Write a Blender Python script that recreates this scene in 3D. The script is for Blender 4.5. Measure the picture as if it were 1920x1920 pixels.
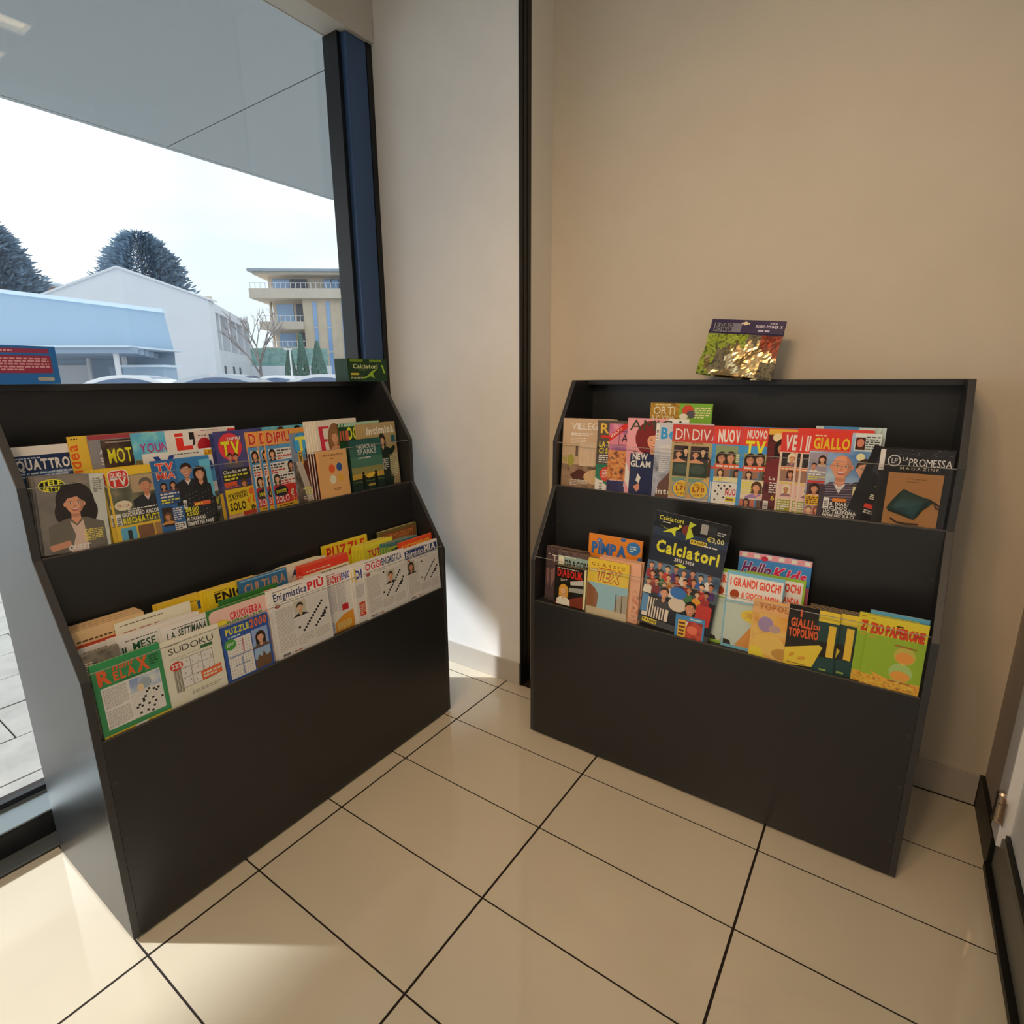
import bpy, math, random
from mathutils import Vector, Matrix
import numpy as np

# ------------------------------------------------------------------ clear
for o in list(bpy.data.objects): bpy.data.objects.remove(o, do_unlink=True)
SC = bpy.context.scene
COL = SC.collection
rnd = random.Random(7)

# ------------------------------------------------------------------ camera
# World: X runs along the back wall, Y along the shop window, Z up, floor at 0.
FPX, PITCH, ROLL, HEAD, EYE = 1037.8, math.radians(13.564), math.radians(-0.308), math.radians(55.435), 1.406
R0 = Vector((math.sin(HEAD), math.cos(HEAD), 0)); F0 = Vector((-math.cos(HEAD), math.sin(HEAD), 0)); UZ = Vector((0, 0, 1))
fw = F0*math.cos(PITCH) - UZ*math.sin(PITCH)
dn = -F0*math.sin(PITCH) - UZ*math.cos(PITCH)
cr, sr = math.cos(-ROLL), math.sin(-ROLL)
rt = R0*cr + dn*sr; dn2 = -R0*sr + dn*cr
cam = bpy.data.cameras.new('camera'); camo = bpy.data.objects.new('camera', cam); COL.objects.link(camo)
cam.sensor_width = 36; cam.sensor_height = 36; cam.sensor_fit = 'HORIZONTAL'
cam.lens = 36*FPX/1920; cam.clip_start = .02; cam.clip_end = 500
M4 = Matrix((rt, -dn2, -fw)).transposed().to_4x4(); M4.translation = Vector((0, 0, EYE)); camo.matrix_world = M4
SC.camera = camo

# ------------------------------------------------------------------ sky, sun, exposure
SC.view_settings.view_transform = 'Standard'; SC.view_settings.look = 'None'
SC.view_settings.exposure = 0.0; SC.view_settings.gamma = 1.0
try: SC.view_settings.use_curve_mapping = False
except Exception: pass
W = bpy.data.worlds.new('sky'); SC.world = W; W.use_nodes = True
nt = W.node_tree; nt.nodes.clear()
wo = nt.nodes.new('ShaderNodeOutputWorld'); bg = nt.nodes.new('ShaderNodeBackground')
tc = nt.nodes.new('ShaderNodeTexCoord'); mp = nt.nodes.new('ShaderNodeMapping'); no = nt.nodes.new('ShaderNodeTexNoise'); ra = nt.nodes.new('ShaderNodeValToRGB')
mp.inputs['Scale'].default_value = (1.2, 2.2, 4.5); mp.inputs['Rotation'].default_value = (0.2, 0.3, 0.6)
no.inputs['Scale'].default_value = 1.1; no.inputs['Detail'].default_value = 3
ra.color_ramp.elements[0].position = .40; ra.color_ramp.elements[0].color = (.80, .93, 1.0, 1)
ra.color_ramp.elements[1].position = .58; ra.color_ramp.elements[1].color = (1.02, 1.04, 1.05, 1)
nt.links.new(tc.outputs['Generated'], mp.inputs['Vector']); nt.links.new(mp.outputs[0], no.inputs['Vector'])
nt.links.new(no.outputs['Fac'], ra.inputs['Fac']); nt.links.new(ra.outputs[0], bg.inputs['Color'])
bg.inputs['Strength'].default_value = 1.25; nt.links.new(bg.outputs[0], wo.inputs[0])
sun = bpy.data.lights.new('sun', 'SUN'); suno = bpy.data.objects.new('sun', sun); COL.objects.link(suno)
el = math.radians(31.3)
sd = Vector((.834*math.cos(el), .552*math.cos(el), -math.sin(el)))
suno.rotation_euler = sd.to_track_quat('-Z', 'Y').to_euler(); suno.location = (-8, -5, 8)
sun.energy = 6.6; sun.angle = math.radians(1.6); sun.color = (1.0, .985, .96)
FILL_COL = (1.0, .62, .31); TUBE = 4.0; FILL_PANEL_W = 9; FILL_SPOT_W = 54

# ------------------------------------------------------------------ materials
def lin(c):
    return c/12.92 if c <= .04045 else ((c+.055)/1.055)**2.4
def hexc(h):
    h = h.lstrip('#'); return tuple(lin(int(h[i:i+2], 16)/255) for i in (0, 2, 4))
_m = {}
def mat(name, col, rough=.5, metal=0, spec=.5, noise=0, nscale=30, bump=0, emit=0, coat=0):
    if name in _m: return _m[name]
    m = bpy.data.materials.new(name); m.use_nodes = True; t = m.node_tree; b = t.nodes['Principled BSDF']
    if isinstance(col, str): col = hexc(col)
    b.inputs['Base Color'].default_value = (*col, 1); b.inputs['Roughness'].default_value = rough
    b.inputs['Metallic'].default_value = metal; b.inputs['Specular IOR Level'].default_value = spec
    if coat: b.inputs['Coat Weight'].default_value = coat; b.inputs['Coat Roughness'].default_value = .06
    if emit:
        b.inputs['Emission Color'].default_value = (*col, 1); b.inputs['Emission Strength'].default_value = emit
    if noise or bump:
        tx = t.nodes.new('ShaderNodeTexCoord'); n = t.nodes.new('ShaderNodeTexNoise')
        n.inputs['Scale'].default_value = nscale; n.inputs['Detail'].default_value = 4
        t.links.new(tx.outputs['Object'], n.inputs['Vector'])
        if noise:
            r = t.nodes.new('ShaderNodeValToRGB')
            r.color_ramp.elements[0].position = .3; r.color_ramp.elements[1].position = .7
            r.color_ramp.elements[0].color = (*[c*(1-noise) for c in col], 1); r.color_ramp.elements[1].color = (*[min(1, c*(1+noise)) for c in col], 1)
            t.links.new(n.outputs['Fac'], r.inputs['Fac']); t.links.new(r.outputs[0], b.inputs['Base Color'])
        if bump:
            bp = t.nodes.new('ShaderNodeBump'); bp.inputs['Strength'].default_value = bump; bp.inputs['Distance'].default_value = .002
            t.links.new(n.outputs['Fac'], bp.inputs['Height']); t.links.new(bp.outputs[0], b.inputs['Normal'])
    _m[name] = m; return m
GAIN = 1.55
def ink(h): return tuple(min(.86, v*GAIN) for v in hexc(h))
def pr(c):                       # printed ink
    return mat('ink_'+c.lstrip('#'), ink(c), .38, spec=.3)
def photo(name, cols, scale=60):  # a printed picture: mottled ink
    k = 'photo_'+name
    if k in _m: return _m[k]
    m = mat(k, cols[0], .38, spec=.3); t = m.node_tree; b = t.nodes['Principled BSDF']
    tx = t.nodes.new('ShaderNodeTexCoord'); n = t.nodes.new('ShaderNodeTexNoise'); r = t.nodes.new('ShaderNodeValToRGB')
    n.inputs['Scale'].default_value = scale; n.inputs['Detail'].default_value = 3
    while len(r.color_ramp.elements) < len(cols): r.color_ramp.elements.new(.5)
    for i, c in enumerate(cols):
        r.color_ramp.elements[i].position = .32+.36*i/max(1, len(cols)-1); r.color_ramp.elements[i].color = (*ink(c), 1)
    t.links.new(tx.outputs['Object'], n.inputs['Vector']); t.links.new(n.outputs['Fac'], r.inputs['Fac']); t.links.new(r.outputs[0], b.inputs['Base Color'])
    return m
def clear(name, tint=(1, 1, 1), gloss=1.0, rough=.02):
    if name in _m: return _m[name]
    m = bpy.data.materials.new(name); m.use_nodes = True; t = m.node_tree; t.nodes.clear()
    o = t.nodes.new('ShaderNodeOutputMaterial'); mx = t.nodes.new('ShaderNodeMixShader'); tr = t.nodes.new('ShaderNodeBsdfTransparent'); g = t.nodes.new('ShaderNodeBsdfGlossy'); f = t.nodes.new('ShaderNodeFresnel'); k = t.nodes.new('ShaderNodeMath')
    tr.inputs[0].default_value = (*tint, 1); g.inputs['Roughness'].default_value = rough; f.inputs[0].default_value = 1.45
    k.operation = 'MULTIPLY'; k.inputs[1].default_value = gloss
    ge = t.nodes.new('ShaderNodeNewGeometry'); ior = t.nodes.new('ShaderNodeMix'); ior.inputs[2].default_value = 1.45; ior.inputs[3].default_value = 1/1.45
    t.links.new(ge.outputs['Backfacing'], ior.inputs[0]); t.links.new(ior.outputs[0], f.inputs[0])
    t.links.new(f.outputs[0], k.inputs[0]); t.links.new(k.outputs[0], mx.inputs[0]); t.links.new(tr.outputs[0], mx.inputs[1]); t.links.new(g.outputs[0], mx.inputs[2]); t.links.new(mx.outputs[0], o.inputs[0])
    _m[name] = m; return m
def pages_mat(name, c1, c2):
    if name in _m: return _m[name]
    m = mat(name, c1, .8, spec=.2); t = m.node_tree; b = t.nodes['Principled BSDF']
    tx = t.nodes.new('ShaderNodeTexCoord'); w = t.nodes.new('ShaderNodeTexWave'); r = t.nodes.new('ShaderNodeValToRGB')
    w.wave_type = 'BANDS'; w.bands_direction = 'Z'; w.inputs['Scale'].default_value = 260; w.inputs['Distortion'].default_value = 1.5; w.inputs['Detail'].default_value = 2
    r.color_ramp.elements[0].color = (*hexc(c2), 1); r.color_ramp.elements[1].color = (*hexc(c1), 1)
    t.links.new(tx.outputs['Object'], w.inputs['Vector']); t.links.new(w.outputs['Fac'], r.inputs['Fac']); t.links.new(r.outputs[0], b.inputs['Base Color'])
    return m

# ------------------------------------------------------------------ mesh helpers
class MB:
    def __init__(s): s.v = []; s.f = []; s.mi = []; s.ms = []
    def m(s, mt):
        if mt not in s.ms: s.ms.append(mt)
        return s.ms.index(mt)
    def poly(s, pts, mt):
        n = len(s.v); s.v += [tuple(p) for p in pts]; s.f.append(list(range(n, n+len(pts)))); s.mi.append(s.m(mt))
    def box(s, x0, y0, z0, x1, y1, z1, mt):
        n = len(s.v); k = s.m(mt)
        s.v += [(x0, y0, z0), (x1, y0, z0), (x1, y1, z0), (x0, y1, z0), (x0, y0, z1), (x1, y0, z1), (x1, y1, z1), (x0, y1, z1)]
        for q in ((0, 3, 2, 1), (4, 5, 6, 7), (0, 1, 5, 4), (1, 2, 6, 5), (2, 3, 7, 6), (3, 0, 4, 7)):
            s.f.append([n+i for i in q]); s.mi.append(k)
        return s
    def prism(s, prof, axis, a, b, mt):
        # prof: 2D points ; axis 0: (a, p, q)  1: (p, a, q)  2: (p, q, a)
        def P(p, t): return (t, p[0], p[1]) if axis == 0 else ((p[0], t, p[1]) if axis == 1 else (p[0], p[1], t))
        n = len(s.v); N = len(prof); k = s.m(mt)
        s.v += [P(p, a) for p in prof]+[P(p, b) for p in prof]
        s.f.append([n+i for i in range(N)]); s.mi.append(k); s.f.append([n+N+i for i in reversed(range(N))]); s.mi.append(k)
        for i in range(N):
            j = (i+1) % N; s.f.append([n+i, n+N+i, n+N+j, n+j]); s.mi.append(k)
        return s
    def tube(s, p0, p1, r0, r1, mt, n=10):
        p0 = Vector(p0); p1 = Vector(p1); d = (p1-p0)
        if d.length < 1e-9: return s
        d.normalize(); a = d.orthogonal().normalized(); b = d.cross(a); k = s.m(mt); o = len(s.v)
        for p, r in ((p0, r0), (p1, r1)):
            for i in range(n):
                t = 2*math.pi*i/n; s.v.append(tuple(p+(a*math.cos(t)+b*math.sin(t))*r))
        for i in range(n):
            j = (i+1) % n; s.f.append([o+i, o+j, o+n+j, o+n+i]); s.mi.append(k)
        s.f.append([o+i for i in reversed(range(n))]); s.mi.append(k); s.f.append([o+n+i for i in range(n)]); s.mi.append(k)
        return s
    def build(s, name, parent=None, smooth=False, bevel=0, recalc=True):
        me = bpy.data.meshes.new(name); me.from_pydata(s.v, [], s.f)
        for q in s.ms: me.materials.append(q)
        me.polygons.foreach_set('material_index', s.mi)
        if smooth: me.polygons.foreach_set('use_smooth', [True]*len(s.f))
        if recalc:
            import bmesh
            bm = bmesh.new(); bm.from_mesh(me); bmesh.ops.recalc_face_normals(bm, faces=bm.faces); bm.to_mesh(me); bm.free()
        me.update()
        o = bpy.data.objects.new(name, me); COL.objects.link(o)
        if bevel:
            bv = o.modifiers.new('bevel', 'BEVEL'); bv.width = bevel; bv.segments = 2; bv.limit_method = 'ANGLE'
        if parent: o.parent = parent
        return o
def box(name, b, mt, parent=None, bevel=0): return MB().box(*b, mt).build(name, parent, bevel=bevel)
def tag(o, label=None, cat=None, group=None, kind=None):
    if label: o['label'] = label
    if cat: o['category'] = cat
    if group: o['group'] = group
    if kind: o['kind'] = kind
    return o
def struct(o, label=None, cat=None): return tag(o, label, cat, kind='structure')
def empty(name, loc, rz=0):
    o = bpy.data.objects.new(name, None); o.empty_display_size = .1; COL.objects.link(o); o.location = loc; o.rotation_euler = (0, 0, rz); return o
def rbox(mb, x0, y0, z0, x1, y1, z1, mt): return mb.box(x0, y0, z0, x1, y1, z1, mt)

# ------------------------------------------------------------------ the room
m_white = mat('white_wall_paint', (.74, .745, .75), .75, noise=.02, nscale=8, bump=.05)
m_beige = mat('cream_wall_paint', (.63, .575, .485), .75, noise=.02, nscale=6, bump=.05)
m_return = mat('pale_wall_paint', (.78, .74, .67), .75, noise=.02, nscale=8)
m_grout = mat('dark_brown_grout', '#1c100a', .85)
m_tile = mat('cream_porcelain', (.645, .59, .475), .055, spec=.62, noise=.025, nscale=3.5)
m_skirt = mat('grey_porcelain_skirting', (.50, .47, .43), .25)
m_blk = mat('black_profile', '#0b0b0c', .45)
m_frame = mat('dark_blue_metal_frame', '#3a5680', .25, metal=.2)
m_frame_b = mat('black_blue_gasket', '#070b12', .4)
m_sill = mat('grey_aluminium_sill', '#8b959a', .3, metal=.6)
m_ceil = mat('white_ceiling', (.50, .49, .46), .8)
m_lint = mat('grey_lintel_casing', (.55, .53, .48), .6)
m_dgrey = mat('grey_painted_wall', (.45, .40, .36), .7)
m_door = mat('white_door_paint', (.82, .83, .84), .4)
m_chrome = mat('brushed_steel', '#cfc0ae', .35, metal=1)
m_plinth = mat('grey_plinth_metal', '#7c7a70', .45, metal=.3)

X0, X1, YB, YW, YR, ZC = -2.07, .395, 2.19, 1.954, -4.5, 3.2
fl = struct(box('floor', (-2.4, YR, -.06, X1+.1, YB+.05, -.0012), m_grout), 'dark grout bed showing between the cream floor tiles', 'floor')
gx = [-1.379+.5985*j for j in range(-2, 5)]; gy = [.377+.29998*i for i in range(-17, 8)]
n_t = 0
for i in range(len(gx)-1):
    for j in range(len(gy)-1):
        a0, a1, b0, b1 = gx[i]+.0034, gx[i+1]-.0034, gy[j]+.0025, gy[j+1]-.0025
        a0 = max(a0, -1.979); a1 = min(a1, X1-.001); b0 = max(b0, YR); b1 = min(b1, YB-.002)
        if a0 < -1.3 and b1 > YW: b1 = YW-.001
        if a1-a0 < .01 or b1-b0 < .01: continue
        if a1 > -1.29 and a0 < -1.31 and b1 > YW: b1 = YW-.001
        z = rnd.uniform(-.0003, 0)
        box('floor_tile', (a0, b0, -.008, a1, b1, z), m_tile, fl)
struct(box('ceiling', (-2.4, YR, ZC, X1+.1, YB+.05, ZC+.1), m_ceil), 'white ceiling above the shop entrance', 'ceiling')
struct(box('wall_back', (-1.31, YB, -.06, X1+.12, YB+.12, ZC), m_beige), 'cream painted wall behind the right rack', 'wall')
struct(box('wall_pier', (X0, YW, -.06, -1.30, YB+.12, ZC), m_white), 'white wall pier between shop window and black strip', 'wall')
struct(box('trim_1', (-1.3015, YW, 0, -1.2975, 2.028, ZC), m_blk), 'black vertical strip on the edge of the white pier', 'trim')
mb = MB(); mb.box(-1.304, YW-.004, 0, -1.297, YW+.014, ZC, m_blk); mb.box(-1.2985, 1.972, 0, -1.294, 1.984, ZC, m_blk); mb.box(-1.2985, 2.000, 0, -1.295, 2.012, ZC, m_blk)
struct(mb.build('trim_2'), 'ribbed black edge profile running up the pier corner', 'trim')
struct(box('trim_3', (-1.3005, 2.028, 0, -1.2975, YB, ZC), m_return), 'pale return face beside the black strip', 'trim')
bb = MB()
bb.box(-2.05, YW-.010, 0, -1.306, YW, .112, m_skirt)
struct(bb.build('baseboard_left', bevel=.002), 'pale grey tiled baseboard along the white pier', 'baseboard')
struct(box('baseboard_back', (-1.29, YB-.010, 0, X1-.014, YB, .112, ), m_skirt, bevel=.002), 'grey tiled baseboard along the cream wall', 'baseboard')
struct(box('wall_rear', (-2.4, YR-.1, -.06, X1+.1, YR, ZC), m_white), 'white wall behind the viewer', 'wall')
# right wall with its door
struct(box('wall_right', (X1, 1.93, -.06, X1+.12, YB+.01, ZC), m_dgrey), 'short grey wall between cream wall and white door', 'wall')
struct(box('wall_right_far', (X1, YR, -.06, X1+.12, .70, ZC), m_white), 'white wall to the right behind the viewer', 'wall')
struct(box('wall_right_top', (X1, .70, 2.25, X1+.12, 1.93, ZC), m_white), 'white wall above the door', 'wall')
dr = empty('door_1', (X1, 1.3, 0)); struct(dr, 'white door with steel hinge at the right edge', 'door')
def dbox(n, b, mt, par=dr, bevel=0):
    b = (b[0]-X1, b[1]-1.3, b[2], b[3]-X1, b[4]-1.3, b[5]); return box(n, b, mt, par, bevel)
dbox('door_jamb', (X1-.012, 1.835, .118, X1+.12, 1.93, 2.25), m_door, bevel=.003)
dbox('door_jamb', (X1-.012, .70, .118, X1+.12, .79, 2.25), m_door, bevel=.003)
dbox('door_leaf', (X1+.012, .79, .165, X1+.055, 1.832, 2.25), m_door, bevel=.003)
dbox('door_seal', (X1+.004, .79, .150, X1+.05, 1.832, .165), m_blk)
dbox('door_plinth', (X1-.002, .70, .022, X1+.06, 1.88, .150), m_plinth, bevel=.003)
hg = MB(); hg.tube((-.020, .545, .195), (-.020, .545, .252), .012, .012, m_chrome, 16); hg.tube((-.020, .545, .254), (-.020, .545, .280), .012, .012, m_chrome, 16); hg.tube((-.020, .545, .280), (-.020, .545, .286), .013, .009, m_chrome, 16); hg.tube((-.020, .545, .189), (-.020, .545, .195), .009, .013, m_chrome, 16)
hg.box(-.0135, .515, .198, -.011, .545, .272, m_chrome)
hinge = hg.build('hinge', dr)
sk = MB(); sk.box(X1-.013, 1.885, 0, X1, YB-.001, .115, m_blk); sk.box(X1-.018, YR, 0, X1, 1.885, .022, m_blk)
struct(sk.build('baseboard_right', bevel=.0015), 'black baseboard along the right wall and door', 'baseboard')

# shop window: frame, sill, glass
m_glass = clear('window_glass', (.97, .985, .99), 1.25, .0)
wf = empty('window_1', (X0, 0, 0)); struct(wf, 'large shop window with dark blue metal frame', 'window')
def wbox(n, b, mt, bevel=0):
    return box(n, (b[0]-X0, b[1], b[2], b[3]-X0, b[4], b[5]), mt, wf, bevel)
WT = 2.80
wbox('frame_post', (-2.19, 1.815, .0, X0+.0, 1.925, WT), m_frame, .004)
wbox('frame_gasket', (-2.20, 1.925, .0, X0+.003, YW-.0005, WT), m_frame_b)
wbox('frame_gasket', (-2.19, 1.795, .08, -2.10, 1.815, WT), m_frame_b)
wbox('frame_post', (-2.19, -2.02, .0, X0, -1.86, WT), m_frame, .004)
wbox('frame_rail', (-2.19, -1.86, .0, -2.05, 1.815, .08), m_frame_b, .003)
wbox('frame_ledge', (-2.18, -1.86, .08, -2.055, 1.795, .086), m_sill)
wbox('frame_gasket', (-2.20, -1.86, .08, -2.178, 1.795, .104), m_frame_b)
wbox('window_sill', (-2.05, YR, -.003, -1.980, 1.954, .006), m_sill, .001)
wbox('pane', (-2.178, -1.86, .095, -2.170, 1.80, WT), m_glass)
wbox('pane', (-2.178, YR, .095, -2.170, -2.02, WT), m_glass)
wbox('frame_rail', (-2.19, YR, .0, -2.05, -2.02, .08), m_frame_b)
struct(box('lintel', (-2.185, YR, WT, X0+.02, YW-.003, ZC), m_lint), 'grey casing above the shop window', 'lintel')

# ceiling lamps (two near the window are mirrored in its glass)
m_tube = mat('lamp_tube', (1.0, .80, .52), .4, emit=TUBE)
m_lampb = mat('lamp_housing', (.8, .8, .78), .4)
def lamp(x, y0, y1, label):
    e = empty('ceiling_lamp', (x, (y0+y1)/2, ZC)); tag(e, label, 'lamp', 'ceiling lamps')
    L = (y1-y0)/2
    box('housing', (-.075, -L, -.045, .075, L, 0), m_lampb, e, .003)
    for x in (-.075, .065): box('reflector', (x, -L, -.10, x+.010, L, -.045), m_lampb, e)
    for y in (-L, L-.010): box('end_cap', (-.065, y, -.10, .065, y+.010, -.045), m_lampb, e)
    box('diffuser', (-.06, -L+.012, -.075, .06, L-.012, -.045), m_tube, e, .008)
lamp(-.53, .10, 1.32, 'long ceiling lamp nearer the shop window')
lamp(-.13, .10, 1.32, 'long ceiling lamp nearer the door wall')
m_fill_panel = mat('lamp_panel', (1.0, .9, .72), .4, emit=3)  # unseen ceiling panels, added as warm fill from behind the viewer
for k, y in enumerate((-.9, -2.6)):
    e = empty('ceiling_panel_lamp', (-.75, y, ZC)); tag(e, ['square ceiling panel lamp just behind the viewer', 'square ceiling panel lamp at the rear of the shop'][k], 'lamp', 'ceiling panel lamps')
    box('frame', (-.42, -.42, -.03, .42, .42, 0), m_lampb, e); box('diffuser', (-.40, -.40, -.035, .40, .40, -.029), m_fill_panel, e)
    al = bpy.data.lights.new('panel_light', 'AREA'); al.shape = 'SQUARE'; al.size = .78; al.energy = FILL_PANEL_W; al.color = FILL_COL
    ao = bpy.data.objects.new('panel_light', al); COL.objects.link(ao); ao.parent = e; ao.location = (0, 0, -.05)

# unseen track spotlights, added behind the viewer to brighten the racks and lower wall
m_fill_spot = mat('white_spot_housing', (.75, .75, .74), .4); m_fill_lens = mat('spot_lens', (1.0, .85, .6), .4, emit=6)
tr = empty('spotlight_track', (-.45, -1.0, ZC)); tag(tr, 'white spotlight track on the ceiling behind the viewer', 'spotlight track')
box('rail', (-.75, -.02, -.03, .75, .02, 0), m_fill_spot, tr)
for k, (x, aim) in enumerate(((-.55, (-.5, 2.1, .95)), (.0, (-.2, 2.1, .85)), (.55, (-1.5, 1.0, .70)))):
    p = Vector((-.45+x, -1.0, ZC-.16)); d = (Vector(aim)-p).normalized()
    h = MB(); h.tube((x, 0, -.03), (x, 0, -.12), .012, .012, m_fill_spot, 8)
    q = Vector((x, 0, -.16)); h.tube(q-d*.09, q+d*.07, .05, .06, m_fill_spot, 16); h.build('spot_head', tr)
    l = MB(); l.tube(q+d*.071, q+d*.074, .052, .052, m_fill_lens, 16); l.build('spot_lens', tr)
    sp = bpy.data.lights.new('spot_light', 'SPOT'); sp.energy = FILL_SPOT_W; sp.color = FILL_COL; sp.spot_size = math.radians(68); sp.spot_blend = 1.0; sp.shadow_soft_size = .16
    so_ = bpy.data.objects.new('spot_light', sp); COL.objects.link(so_); so_.parent = tr; so_.location = q+d*.26; so_.rotation_euler = d.to_track_quat('-Z', 'Y').to_euler()

# ------------------------------------------------------------------ display racks
m_rack = mat('charcoal_laminate', (.019, .0205, .0235), .30, spec=.5, noise=.10, nscale=400)
m_edge = mat('charcoal_edge_band', (.034, .035, .038), .38)
m_cap = mat('dark_screw_cap', '#3b3833', .45)
m_acr = clear('acrylic_guard', (.985, .99, .99), .45, .03)
m_chan = mat('smoky_channel', '#4a4743', .4)
m_acre = mat('acrylic_edge', '#9a9d98', .3, spec=.5)
RW, RH, RD, TH = 1.242, 1.398, .498, .018
PROF = [(0, .008), (0, .738), (.155, 1.000), (.155, 1.172), (.300, RH), (RD, RH), (RD, .008)]
LB, UB = .575, 1.000      # shelf levels
def rack(name, loc, rz, label):
    # local: x along the rack, y depth away from the viewer, z up
    e = empty(name, loc, rz); tag(e, label, 'display rack')
    for x in (0, RW-TH):
        sp = MB(); k = sp.prism(PROF, 0, x, x+TH, m_rack)
        # front edge faces carry the edge band
        idx = sp.m(m_edge)
        for q in (2, 3, 4, 5): sp.mi[q] = idx
        sp.build('side_panel', e, bevel=.0012)
    i0, i1 = TH, RW-TH
    box('front_panel', (i0, 0, .008, i1, TH, LB), m_rack, e, .0012)
    box('shelf_board', (i0, TH, LB-TH-.004, i1, .155, LB-.004), m_rack, e)
    box('riser_panel', (i0, .155, LB-.30, i1, .155+.016, UB), m_rack, e, .001)
    box('shelf_board', (i0, .171, UB-TH-.004, i1, .452, UB-.004), m_rack, e)
    box('back_panel', (i0, .452, .03, i1, .470, RH-TH), m_rack, e)
    box('top_board', (i0, .40, RH-TH, i1, RD, RH), m_rack, e, .001)
    for y, z0, z1 in ((.0025, LB-.02, .752), (.1575, UB-.02, 1.168)):
        if y < .1: z0 = LB
        else: z0 = UB
        g = MB(); g.box(i0+.001, y-.0015, z0+.0005, i1-.001, y+.0015, z1, m_acr)
        g.build('acrylic_guard', e)
        box('guard_edge', (i0+.001, y-.0016, z1, i1-.001, y+.0016, z1+.0012), m_acre, e)
        box('guard_channel', (i0+.001, y-.0018, z0-.001, i1-.001, y+.002, z0+.003), m_chan, e)
    for x in (i0+.010, i1-.010):
        for z in (.12, .30, .46):
            c = MB(); c.tube((x, -.0005, z), (x, .002, z), .005, .005, m_cap, 10); c.build('screw_cap', e)
        c = MB(); c.tube((x, .1545, .86), (x, .157, .86), .005, .005, m_cap, 10); c.build('screw_cap', e)
        c = MB(); c.tube((x, .4515, 1.31), (x, .454, 1.31), .005, .005, m_cap, 10); c.build('screw_cap', e)
    for x in (.05, RW-.05):
        for y in (.05, RD-.05):
            c = MB(); c.tube((x, y, 0), (x, y, .012), .016, .016, m_blk, 12); c.build('foot', e)
    return e
LX, LY, RX, RY = -1.443, .372, -1.077, 1.687
rack('display_rack', (LX, LY, 0), math.pi/2, 'charcoal two-tier magazine rack in front of the shop window')
rack('display_rack', (RX, RY, 0), 0, 'charcoal two-tier magazine rack against the cream wall')

# ------------------------------------------------------------------ outside
def hp(X, Y, Z=0): v = R0*X+F0*Y; return (v.x, v.y, Z)
HR = math.atan2(R0.y, R0.x)
def ext(name, X, Y, Z, label, cat, group=None, rz=0):
    e = empty(name, hp(X, Y, Z), HR+rz); return tag(e, label, cat, group)
GZ = -.06
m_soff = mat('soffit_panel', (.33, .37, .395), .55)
m_joint = mat('soffit_joint', '#4a5052', .8)
m_pave = mat('pale_paving_stone', (.40, .40, .385), .8, noise=.12, nscale=9, bump=.3)
m_pavj = mat('paving_joint', '#6e6a62', .9)
m_asph = mat('grey_asphalt', (.40, .41, .42), .9, noise=.1, nscale=3)
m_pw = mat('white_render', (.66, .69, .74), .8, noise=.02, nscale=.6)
m_pw2 = mat('pale_blue_render', (.33, .45, .58), .8, noise=.03, nscale=.5)
m_coping = mat('pale_coping', (.62, .74, .84), .6)
m_brk = mat('tan_brick_cladding', (.56, .47, .36), .85, noise=.08, nscale=1.2)
m_slab = mat('tan_concrete', (.56, .50, .42), .85, noise=.05, nscale=1)
m_rail = mat('pale_rail', (.66, .68, .72), .5)
m_win = mat('sky_blue_window_glass', (.20, .36, .62), .08, spec=.8)
m_wind = mat('dark_window_opening', (.09, .12, .17), .5)
m_roofg = mat('grey_eaves', (.30, .36, .42), .6)
m_steel = mat('blue_grey_steel', (.25, .34, .46), .5)
m_leafd = mat('dark_conifer_needles', (.19, .29, .39), .8, noise=.35, nscale=2)  # distant haze is mixed into this paler, bluish needle colour
m_leafc = mat('cypress_green', (.09, .20, .17), .8, noise=.3, nscale=3)
m_bark = mat('grey_bark', (.22, .20, .20), .9, noise=.2, nscale=6)
m_brick = mat('red_brick', (.45, .22, .15), .9)
m_hedge = mat('green_fence_mesh', (.20, .36, .34), .85, noise=.25, nscale=4)
m_carw = mat('white_car_paint', (.78, .80, .84), .25, coat=.5); m_cars = mat('silver_car_paint', (.50, .55, .62), .25, metal=.4, coat=.5)
m_carg = mat('car_glass', (.07, .13, .25), .06, spec=.8); m_tyre = mat('tyre_rubber', '#141414', .8)

gr = struct(box('ground', (-130, -60, GZ-.2, -2.35, 130, GZ-.02), m_asph), 'grey asphalt forecourt outside the shop', 'ground')
pv = struct(box('pavement', (-6.2, -8, GZ-.02, -2.19, 12, GZ-.012), m_pavj), 'pale paved walkway just outside the shop window', 'pavement')
for i, x in enumerate(np.arange(-6.2, -2.25, .33)):
    off = .3*(i % 2)
    for y in np.arange(-1.6, 3.4, .6):
        xa, xb = x+.004, min(x+.326, -2.195)
        box('paving_stone', (xa, y+off+.004, GZ-.02, xb, y+off+.596, GZ+rnd.uniform(-.003, .001)), m_pave, pv)
# canopy soffit over the walkway
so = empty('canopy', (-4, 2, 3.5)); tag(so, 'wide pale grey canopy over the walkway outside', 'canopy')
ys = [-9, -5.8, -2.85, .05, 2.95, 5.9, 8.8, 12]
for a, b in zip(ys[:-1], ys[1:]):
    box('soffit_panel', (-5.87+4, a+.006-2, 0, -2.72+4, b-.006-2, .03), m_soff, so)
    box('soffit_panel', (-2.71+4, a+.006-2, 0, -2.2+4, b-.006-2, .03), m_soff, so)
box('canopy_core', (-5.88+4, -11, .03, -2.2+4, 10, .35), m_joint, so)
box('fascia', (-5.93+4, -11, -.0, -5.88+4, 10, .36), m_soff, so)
struct(box('facade_above_window', (-2.19, YR, 3.201, -2.08, 6.5, 3.86), m_lint), 'grey facade strip above the shop window', 'facade')

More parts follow.
